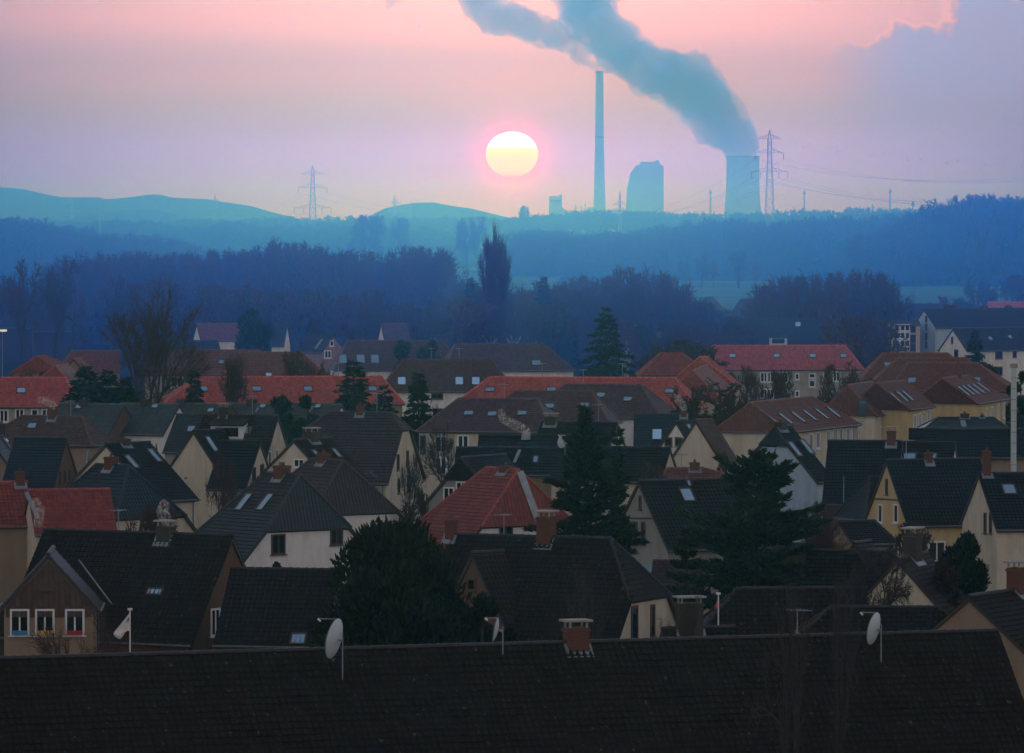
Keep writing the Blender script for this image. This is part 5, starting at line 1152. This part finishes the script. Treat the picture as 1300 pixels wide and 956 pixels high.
bare_tree(1045, 640, 60, 372, 'thin bare tree right of the broad cedar', 'upright', 9, 6, twig=.018)
bare_tree(1062, 372, 1, 900, None) if False else None
# nearest tree tops, brown trunks rising before the long roof at right
for px, yt, w_, i, lb in ((1000, 725, 60, 4, 'thin brown bare tree rising before the long roof, left of the tilted dish'), (1062, 735, 60, 2, 'thin brown bare tree rising beside the tilted dish at right'), (735, 720, 70, 4, 'wispy brown bare tree rising behind the front brick chimney'), (110, 770, 170, 5, 'brown bare tree with leaning limbs before the three windows'), (860, 745, 60, 6, 'wispy bare tree before the purple tiled low house')):
    dd = 268 if px in (110, 735, 860) else 232
    bare_tree(px, yt, w_, dd, lb, 'upright', i + 20, 4, twig=.010)

# mid wood: every tree its own
G1 = 'bare trees of the wood behind the town'
def belt(x0, x1, prof, d0, rows, step, label, group, wpx, styles, zseed=0, gap=0.0, depth=4):
    rd = random.Random(zseed); X_, Y_ = zip(*prof)
    for r in range(rows):
        px = x0 + rd.random() * step
        while px < x1:
            if rd.random() >= gap:
                y = float(np.interp(px, X_, Y_)) + r * 4.5 + rd.uniform(-3, 9); d = d0 - r * 28 + rd.uniform(-8, 8)
                bare_tree(px, y, wpx * rd.uniform(.8, 1.3), d, label, rd.choice([q_ for q_ in styles if q_ != 'upright'] or styles), rd.randint(10, 13), depth, group, twig=.05)
            px += step * rd.uniform(.7, 1.3)
belt(70, 240, [(70, 330), (110, 322), (150, 318), (240, 316)], 1330, 4, 15, 'bare tree in the dense dark wood at left behind the huge bare tree', G1, 47, ['round', 'upright'], 1)
belt(240, 420, [(240, 322), (275, 318), (310, 316), (330, 304), (360, 302), (400, 308), (420, 316)], 1320, 4, 15, 'bare tree in the dense wood below the pylon left of the sun', G1, 47, ['round', 'upright'], 2)
belt(420, 580, [(420, 320), (440, 312), (460, 318), (480, 322), (510, 312), (540, 305), (560, 314), (580, 335)], 1300, 4, 15, 'bare tree in the dense wood left of the double poplar', G1, 47, ['round', 'upright'], 3)
belt(580, 760, [(580, 362), (640, 356), (700, 352), (740, 350), (760, 345)], 1140, 4, 21, 'bare tree in the wood between poplar and lone spruce', G1, 52, ['round', 'birch', 'upright'], 4, .1)
belt(760, 900, [(760, 345), (790, 340), (830, 336), (860, 350), (880, 372), (900, 392)], 1130, 5, 20, 'bare purple-brown tree in the wood right of the lone spruce', G1, 52, ['round', 'birch', 'upright'], 5)
belt(952, 1135, [(952, 362), (980, 350), (1010, 344), (1060, 345), (1090, 340), (1120, 338), (1135, 350)], 1060, 4, 20, 'bare red-brown tree in the copse above the navy roof', G1, 52, ['round', 'upright', 'birch'], 6)
belt(-40, 90, [(-40, 350), (90, 356)], 1180, 3, 25, 'bare tree in the dark wood behind the twin rounded trees', G1, 52, ['round'], 7)
belt(1135, 1330, [(1135, 374), (1330, 372)], 1250, 1, 27, 'low bare tree along the near edge of the right field', G1, 38, ['round', 'shrub'], 8, .2)
belt(130, 420, [(130, 352), (420, 362)], 1060, 2, 32, 'nearer bare tree before the left wood, over the red roofs', G1, 63, ['round', 'shrub', 'upright'], 9, .15)
belt(420, 720, [(420, 372), (720, 380)], 1010, 2, 37, 'nearer bare tree before the middle wood, over the plum roofs', G1, 63, ['round', 'shrub', 'birch'], 10, .15)
belt(780, 905, [(780, 398), (905, 410)], 930, 2, 32, 'nearer bare tree before the wood, left of the raspberry red roof', G1, 63, ['birch', 'shrub'], 11, .1)
belt(1075, 1145, [(1075, 392), (1145, 402)], 880, 2, 32, 'dark twiggy tree between the navy roof and the yellow flats', G1, 59, ['round', 'shrub'], 12)
for k, (px, y, w_, d_) in enumerate(((890, 322, 18, 2050), (905, 330, 16, 2050), (938, 318, 24, 2050), (866, 330, 14, 2060), (960, 335, 14, 2050))):
    bare_tree(px, y, w_, d_, ['tiny bare tree at the left start of the row along the field', 'second tiny bare tree of the row along the field', 'tallest round bare tree standing on the far field edge', 'faint bare tree at the wood edge left of the field', 'low bare tree right of the tallest one on the field edge'][k], 'round', 10 + k % 3, 5, 'bare trees along the far field edge', twig=.08)
for k, (px, y, w_, d_, lb) in enumerate(((1246, 358, 40, 1500, 'round bare tree on the right field'), (1292, 350, 46, 1480, 'bare tree at the right edge of the field'), (465, 274, 40, 2500, 'hazy bare tree left on the misty plain'), (592, 278, 36, 2500, 'hazy bare tree below the middle hill'), (665, 262, 14, 4200, 'hazy small tree bump just below the sun'), (512, 278, 30, 2600, 'hazy low bare tree right of the left hazy one'))):
    bare_tree(px, y, w_, d_, lb, 'round', 10 + k % 3, 6, 'scattered distant bare trees', twig=.1)

# far woods that read as one mass
def forest(name, x0, x1, prof, d0, rows, rowd, step_m, mat, label, seed, hmin=.85, depth=4, wide=16.0, twig=.16, z0=0, style=None, kind='forest'):
    rs = random.Random(seed); tv = []; 
    for i in range(5):
        T, Cn, w = bare(seed * 10 + i, style or 'round', depth, .03, 3, 4); S_ = T + Cn
        tv.append((np.array([s[0] for s in S_]), np.array([s[1] for s in S_]), np.array([s[2] for s in S_]), np.array([s[3] for s in S_]), w))
    X_, Y_ = zip(*prof); A, B, ra, rb = [], [], [], []
    for r in range(rows):
        d = d0 + (r - rows / 2) * rowd; x = (x0 - 650) * d / FPX; xe = (x1 - 650) * d / FPX
        while x < xe:
            px = 650 + x * FPX / d; top = CAMH + (268 - float(np.interp(px, X_, Y_))) * d / FPX + rs.uniform(-3.2, 1.2) - (rows - 1 - r) * .0
            h = max(5, top - z0); a, b, c_, e_, w = tv[rs.randint(0, 4)]; an = rs.uniform(0, 6.28); s = wide * rs.uniform(.8, 1.25) / 2 / w
            Rm = np.array([[math.cos(an) * s, -math.sin(an) * s, 0], [math.sin(an) * s, math.cos(an) * s, 0], [0, 0, h]]); off = np.array([x, d + rs.uniform(-rowd / 2, rowd / 2), z0])
            A.append(a @ Rm.T + off); B.append(b @ Rm.T + off); ra.append(np.maximum(c_ * h, twig)); rb.append(np.maximum(e_ * h, twig * .6))
            if not style:
                q = rs.uniform(.45, .62); o2 = off + np.array([rs.uniform(-4, 4), rs.uniform(-8, 8), -.13 * h]); A.append((a * [1.3, 1.3, q]) @ Rm.T + o2); B.append((b * [1.3, 1.3, q]) @ Rm.T + o2); ra.append(np.maximum(c_ * h, twig)); rb.append(np.maximum(e_ * h, twig * .6))
            x += step_m * rs.uniform(.6, 1.35)
    A, B, ra, rb = map(np.concatenate, (A, B, ra, rb))
    me = segs_mesh(name, list(zip(A, B, ra, rb)), mat); o = bpy.data.objects.new(name, me); link(o); setp(o, label, kind, kind='stuff'); return o
forest('forest', 1105, 1420, [(1105, 300), (1150, 282), (1180, 266), (1200, 258), (1230, 252), (1262, 249), (1280, 255), (1340, 254), (1420, 256)], 2180, 6, 24, 6, M_twig, 'dark dense far-off wood rising at the right edge', 1)
forest('forest', 630, 1180, [(630, 312), (650, 304), (672, 294), (690, 293), (715, 296), (740, 296), (770, 294), (800, 297), (830, 294), (860, 286), (890, 281), (920, 277), (945, 281), (970, 282), (1010, 280), (1060, 278), (1100, 276), (1180, 272)], 2480, 5, 30, 6.5, M_twig, 'blue hazy wood across the middle right below the power station', 2)
forest('forest', -60, 260, [(-60, 276), (0, 276), (20, 276), (50, 280), (80, 283), (110, 292), (150, 296), (200, 302), (260, 312)], 2300, 4, 40, 8, M_twig, 'misty blue wood at the far left', 3)
forest('forest', 80, 560, [(80, 296), (120, 282), (160, 278), (240, 290), (290, 282), (350, 286), (420, 285), (480, 288), (560, 290)], 3300, 4, 50, 9, M_twig, 'pale misty tree line across the left plain', 4, twig=.25)
forest('forest', -80, 1420, [(-80, 284), (200, 280), (350, 276), (450, 275), (640, 276), (700, 271), (740, 268), (800, 268), (900, 271), (980, 268), (1010, 266), (1060, 268), (1090, 264), (1130, 266), (1180, 264), (1420, 262)], 4600, 4, 60, 12, M_twig, 'pale blue tree line on the horizon', 5, twig=.4, depth=3, wide=24)

for k, (x0, x1, y0, d0, rws) in enumerate(((-60, 90, 392, 1140, 2), (60, 600, 372, 1240, 4), (560, 910, 392, 1080, 3), (940, 1145, 392, 1010, 3), (1120, 1420, 386, 1260, 1))):
    forest('undergrowth', x0, x1, [(x0, y0), (x1, y0)], d0, rws, 30, 3.4, M_twig, ['undergrowth at the foot of the far left trees', 'undergrowth at the foot of the left wood', 'undergrowth at the foot of the wood right of the poplar', 'undergrowth below the copse over the navy roof', 'hedge along the near edge of the right field'][k], 60 + k, depth=3, wide=6, twig=.06, style='shrub', kind='undergrowth')
# ---------------------------------------------------------------- small things
# satellite dishes
def dish(px, py, hpx, dist, label, yaw, arm_side=-1, tilt=12, squash=1.0):
    c = at_d(px, py, dist); r = hpx / 2 * dist / FPX; o = empty('satellite_dish', (c.x, c.y, c.z - r * 1.3), 0); setp(o, label, 'satellite dish', 'satellite dishes on the long roof')
    rot = Matrix.Rotation(R(yaw), 3, 'Z') @ Matrix.Rotation(R(-90 + tilt), 3, 'X'); C0 = Vector((0, 0, r * 1.3))
    mb = MB(); n, rings = 40, 6
    for i in range(rings):
        q0, q1 = i / rings, (i + 1) / rings
        for k in range(n):
            a0, a1 = 2 * math.pi * k / n, 2 * math.pi * (k + 1) / n
            P = [Vector((q * r * .93 * math.cos(a), q * r * math.sin(a), .22 * r * q * q)) for q, a in ((q0, a0), (q0, a1), (q1, a1), (q1, a0))]
            mb.poly([C0 + rot @ p for p in P]); mb.poly([C0 + rot @ (p - Vector((0, 0, .02))) for p in P][::-1])
    mb.build('dish', M_dish, o, smooth=True)
    mb = MB()
    for k in range(n):
        a0, a1 = 2 * math.pi * k / n, 2 * math.pi * (k + 1) / n; mb.tube(C0 + rot @ Vector((r * .93 * math.cos(a0), r * math.sin(a0), .22 * r)), C0 + rot @ Vector((r * .93 * math.cos(a1), r * math.sin(a1), .22 * r)), .018, n=4, cap=False)
    mb.build('rim', M_zinc, o)
    mb = MB(); e = C0 + rot @ Vector((0, -r * .98, .2 * r)); f_ = C0 + rot @ Vector((0, -r * .75, 1.25 * r)); mb.tube(e, f_, .022); mb.build('feed_arm', M_zinc, o)
    mb = MB(); mb.tube(f_, f_ + (C0 - f_).normalized() * .16, .05, .04, n=8); mb.build('feed_horn', M_frame, o)
    bk = C0 + rot @ Vector((0, 0, -.22)); mb = MB(); mb.tube(C0 + rot @ Vector((0, 0, 0)), bk, .05); mb.tube(bk + Vector((0, 0, r * .4)), bk + Vector((0, 0, -r * 1.9)), .03); mb.build('mast', M_zinc, o); return o
M_dish = mat_plain('dish_grey_enamel', (.60, .68, .72), .4, var=.06)
dish(429, 812, 52, 241.5, 'large pale satellite dish seen half edge-on over the left part of the long roof', 68)
dish(632, 800, 31, 242.5, 'small satellite dish seen edge-on near the middle of the long roof', 84)
dish(1113, 799, 42, 251, 'tilted blue white satellite dish before the dark hipped roof at right', 64)
dish(715, 561, 17, 446, 'small round satellite dish on the dark roof left of the tall fir', 40)
bpy.context.view_layer.update()
# flags
def flag(px, ytop, ybot, dist, outline, mats, label, pl, extra=None):
    a = at_d(px, ytop, dist); b = at_d(px, ybot, dist); o = empty('flagpole', (a.x, dist, 0)); setp(o, pl, 'flagpole')
    mb = MB(); mb.tube((0, 0, 0), (0, 0, a.z), .045, .03, n=8); mb.build('pole', M_frame, o); mb = MB(); mb.box((0, 0, a.z + .06), (.22, .1, .1)); mb.build('pole_cap', M_frame, o)
    fo = empty('flag', (a.x, dist, at_d(px, (outline[0][1] + outline[-1][1]) / 2, dist).z)); setp(fo, label, 'flag')
    def sheet(pts, name, mat, parent, dy=0):
        W_ = [at_d(x, y, dist) for x, y in pts]; n = 9; mb = MB(); top, bot = W_[:len(W_) // 2], W_[len(W_) // 2:][::-1]
        def lerp(L_, t):
            s = t * (len(L_) - 1); i = min(int(s), len(L_) - 2); return L_[i].lerp(L_[i + 1], s - i)
        G = [[lerp(top, i / n).lerp(lerp(bot, i / n), j / n) - fo.location + Vector((0, .07 * math.sin(i * 1.3 + j * .5) * i / n + dy, 0)) for j in range(n + 1)] for i in range(n + 1)]
        for i in range(n):
            for j in range(n):
                q = [G[i][j], G[i + 1][j], G[i + 1][j + 1], G[i][j + 1]]; mb.poly(q); mb.poly([p + Vector((0, .008, 0)) for p in q][::-1])
        return mb.build(name, mat, parent, smooth=True)
    s0 = sheet(outline, 'cloth', mats[0], fo)
    for k, (pts, mt) in enumerate(extra or ()): sheet(pts, 'emblem', mt, s0 if False else fo, -.02)
    return fo
M_fw = mat_plain('white_flag_cloth', (.72, .72, .68), .9, var=.06); M_k = mat_plain('black_cloth', (.02, .02, .02), .9); M_r = mat_plain('red_cloth', (.45, .03, .03), .9); M_g = mat_plain('gold_cloth', (.6, .40, .03), .9)
FD = 262
flag(165, 775, 826, FD, [(164.5, 778), (160, 784), (152, 794), (145, 802), (144, 806), (147, 809), (153, 812), (158, 804), (161, 801), (164.5, 801)], [M_fw], 'limp white flag with small black red gold canton over the long roof', 'white flagpole carrying the limp white flag',
     [([(163.8, 784), (160.8, 787), (160.6, 788.6), (163.8, 785.8)], M_k), ([(163.8, 785.8), (160.6, 788.6), (160.4, 790), (163.8, 787.4)], M_r), ([(163.8, 787.4), (160.4, 790), (160.3, 791.2), (163.8, 789)], M_g), ([(159.5, 801), (154, 804), (154, 807), (158.5, 804)], M_g)])
flag(912, 755, 790, 285, [(911.6, 760), (909, 765), (907.5, 771), (908, 773), (910, 772), (911.6, 772)], [mat_plain('pink_flag', (.55, .12, .13), .9)], 'small drooping red and white flag left of the moss-edged hipped roof', 'thin short pole carrying the small red flag')
# flue pipe at right
c = at_z(1287, 545, 9); o = empty('flue_stack', (at_d(1287, 500, 470).x, 470, 0)); setp(o, 'pale tall cylindrical flue pipe at the right edge before dark evergreens', 'flue pipe')
zt = at_d(1287, 467, 470).z; mb = MB(); mb.tube((0, 0, 0), (0, 0, zt), .24, n=14); mb.build('pipe', M_zinc if False else mat_plain('pale_steel', (.5, .58, .58), .5, var=.05), o)
mb = MB(); mb.tube((0, 0, zt), (0, 0, zt + .35), .36, .30, n=14); mb.build('pipe_cap', mat_plain('rusty_cap', (.30, .26, .20), .8), o)
mb = MB()
for i in range(9): mb.tube((0, 0, zt - .8 - i * .9), (0, 0, zt - .86 - i * .9), .265, n=14)
mb.build('pipe_band', M_zinc, o)
# flat turquoise roof annex
c = at_d(828, 716, 388); o = empty('flat_roofed_annex', (c.x, 388, 0)); setp(o, 'low annex with flat pale turquoise roof before the grey rendered gable', 'annex')
mb = MB(); mb.box((0, 0, 1.5), (2.6, 4, 3)); mb.build('wall', wallm('grey'), o); mb = MB(); mb.box((0, -.2, 3.15), (2.9, 6.5, .16), rot=Matrix.Rotation(R(9), 3, 'X')); mb.build('roof', mat_plain('turquoise_sheet', (.22, .42, .44), .5, var=.1), o)
# chimney smoke
def mat_wisp():
    m = bpy.data.materials.new('chimney_smoke'); nt, p = nodes(m); N, Lk = nt.nodes, nt.links; p.inputs['Base Color'].default_value = (.86, .84, .78, 1); p.inputs['Roughness'].default_value = 1; p.inputs['Specular IOR Level'].default_value = 0
    tc = N.new('ShaderNodeTexCoord'); nz = N.new('ShaderNodeTexNoise'); nz.inputs['Scale'].default_value = 5.5; nz.inputs['Detail'].default_value = 6; Lk.new(tc.outputs['Object'], nz.inputs[0])
    mr = N.new('ShaderNodeMapRange'); mr.inputs['From Min'].default_value = .42; mr.inputs['From Max'].default_value = .68; mr.inputs['To Max'].default_value = .42; Lk.new(nz.outputs[0], mr.inputs[0]); Lk.new(mr.outputs[0], p.inputs['Alpha']); return m
M_smk = mat_wisp()
def hsmoke(pts, dist, label, seed): puff('chimney_smoke', [(a, b, r * .5) for a, b, r in pts], dist, M_smk, label, 'smoke', .26, .55, seed, depthj=.8, rag=True, group='chimney smoke over the houses')
hsmoke([(669, 549, 1.8), (663, 544, 3.2), (655, 540, 3.2), (646, 536, 2.2), (639, 532, 1.6), (637, 525, 1.8)], 455, 'white smoke curl rising left from the flue in the centre', 1)
hsmoke([(68, 515, 1.6), (63, 512, 1.8), (57, 509, 1.6), (52, 508, 1.0)], 523, 'small cream smoke puff over the brown hipped house at left', 2)
hsmoke([(868, 518, .9), (866, 513, 1.6), (862, 508, 1.6), (861, 505, 1.0)], 526, 'slim cream smoke puff above the navy roofed house', 3)
hsmoke([(213, 664, 1.6), (209, 655, 3.0), (206, 649, 2.4), (209, 641, 1.3)], 334, 'ragged smoke puff over the dark chimney of the brown moss-roofed house', 5)
hsmoke([(49, 664, 1.4), (50, 655, 2.2), (51, 646, 1.8), (45, 638, 1.5)], 385, 'thin smoke puff drifting over the bright red roof', 6)
# birds
M_bird = mat_plain('bird_dark', (.02, .02, .025), .8)
def bird_mesh():
    mb = MB(); mb.tube((-.34, 0, 0), (.1, 0, 0), .05, .10, n=6); mb.tube((.1, 0, 0), (.36, 0, .02), .10, .03, n=6); mb.poly([(-.34, 0, 0), (-.55, .09, 0), (-.55, -.09, 0)])
    for s in (-1, 1): mb.poly([(-.1, 0, .03), (.16, 0, .03), (.12, s * .5, .22), (-.08, s * .5, .2)]); mb.poly([(-.08, s * .5, .2), (.12, s * .5, .22), (-.06, s * 1.0, .1)])
    return mb.build('bird', M_bird)
b0 = bird_mesh(); setp(b0, 'tiny dark bird of the flock strung across the sky at right', 'bird', 'birds in the right sky')
for i, (px, py) in enumerate(((1020, 187), (1028, 183), (1062, 193), (1074, 190), (1106, 198), (1122, 196), (1153, 204), (1169, 202), (1202, 207), (1216, 205), (1250, 210), (1266, 208), (1297, 211))):
    b = b0 if i == 0 else b0.copy()
    if i: COL.objects.link(b)
    b.scale = (.6, .6, .6); b.location = at_d(px, py, 1150 + 17 * (i % 4)); b.rotation_euler = (0, R(random.uniform(-15, 15)), R(150 + random.uniform(-20, 20)))
# lamp glow at the left edge
c = at_d(3, 420, 900); o = empty('street_lamp', (c.x, 900, 0)); setp(o, 'lit street lamp at the left edge among dark houses', 'street lamp')
mb = MB(); mb.tube((0, 0, 0), (0, 0, c.z), .09, .06, n=6); mb.build('pole', M_steel, o); lm = bpy.data.materials.new('lamp_glow'); nt, p = nodes(lm); p.inputs['Emission Color'].default_value = (1, .8, .5, 1); p.inputs['Emission Strength'].default_value = .7
mb = MB(); mb.box((.2, -.2, c.z + .05), (1.0, .5, .3)); mb.build('lamp_head', lm, o)
# small garden trees in the gaps between the houses
rg = random.Random(77)
for k, (px, py, w_, d_, st, lb) in enumerate(((20, 640, 40, 430, 'shrub', 'bare garden bush at the left edge between the dark gable and the red roof'), (190, 565, 26, 470, 'shrub', 'bare garden bush behind the pale cream gable'), (330, 590, 24, 440, 'round', 'small bare garden tree before the narrow cream gable'),
     (520, 640, 40, 420, 'shrub', 'bare garden bush between the purple slate house and the grey walled one'), (540, 625, 26, 425, 'shrub', 'rusty bare hedge plant left of the grey walled house'), (600, 640, 20, 430, 'shrub', 'small bare shrub behind the rusty red roof'), (790, 640, 46, 400, 'round', 'bare tree between the tall fir and the grey rendered gable'),
     (920, 575, 34, 470, 'shrub', 'bare shrub under the wall of the nearest red brown block'), (1040, 640, 30, 430, 'shrub', 'bare shrub before the brown wall of the dark roofed house'), (1000, 500, 40, 700, 'round', 'bare tree before the middle windows of the grey walled block'), (1090, 480, 40, 690, 'shrub', 'bare shrub right of the grey walled block'), (990, 470, 30, 720, 'shrub', 'twiggy shrub before the lower windows of the grey walled block'),
     (540, 500, 30, 600, 'round', 'bare tree behind the green conifer by the plum block'), (415, 470, 46, 680, 'round', 'bare tree between the plum house and the dull red hipped roof'), (600, 470, 34, 720, 'round', 'bare tree right of the white wall of the plum hipped house'), (50, 470, 50, 700, 'round', 'bare tree behind the left red roofs'), (230, 470, 40, 640, 'round', 'thin bare tree before the grey wall under the dull red roof'))):
    bare_tree(px, py, w_, d_, lb, st, 30 + k % 5, 5, 'bare garden trees', twig=.022)
M_hedge = mat_leaf('hedge_leaves', (.03, .045, .02))

# ---------------------------------------------------------------- haze
def haze():
    m = bpy.data.materials.new('haze_air'); m.use_nodes = True; nt = m.node_tree; N = nt.nodes; N.clear()
    v = N.new('ShaderNodeVolumePrincipled'); v.inputs['Color'].default_value = (*HAZE['color'], 1); v.inputs['Density'].default_value = HAZE['density']; v.inputs['Anisotropy'].default_value = HAZE['g']
    v.inputs['Absorption Color'].default_value = HAZE.get('abs', (1, 1, 1, 1))
    o = N.new('ShaderNodeOutputMaterial'); nt.links.new(v.outputs[0], o.inputs['Volume'])
    mb = MB(); z0, z1 = -1.0, 345.0; mb.box((0, 3550, (z0 + z1) / 2), (5000, 8300, z1 - z0)); b = mb.build('haze', m); setp(b, 'blue evening haze over town and plain', 'haze', kind='stuff')
haze()
def mist():
    m = bpy.data.materials.new('mist_air'); m.use_nodes = True; nt = m.node_tree; N = nt.nodes; N.clear()
    v = N.new('ShaderNodeVolumePrincipled'); v.inputs['Color'].default_value = (*MIST['color'], 1); v.inputs['Density'].default_value = MIST['density']; v.inputs['Anisotropy'].default_value = MIST['g']; v.inputs['Absorption Color'].default_value = (1, 1, 1, 1)
    o = N.new('ShaderNodeOutputMaterial'); nt.links.new(v.outputs[0], o.inputs['Volume'])
    mb = MB(); mb.box((0, 1890, 20.6), (3800, 2340, 42.6)); b = mb.build('mist', m); setp(b, 'low blue mist lying over the woods and fields beyond the town', 'mist', kind='stuff')
mist()
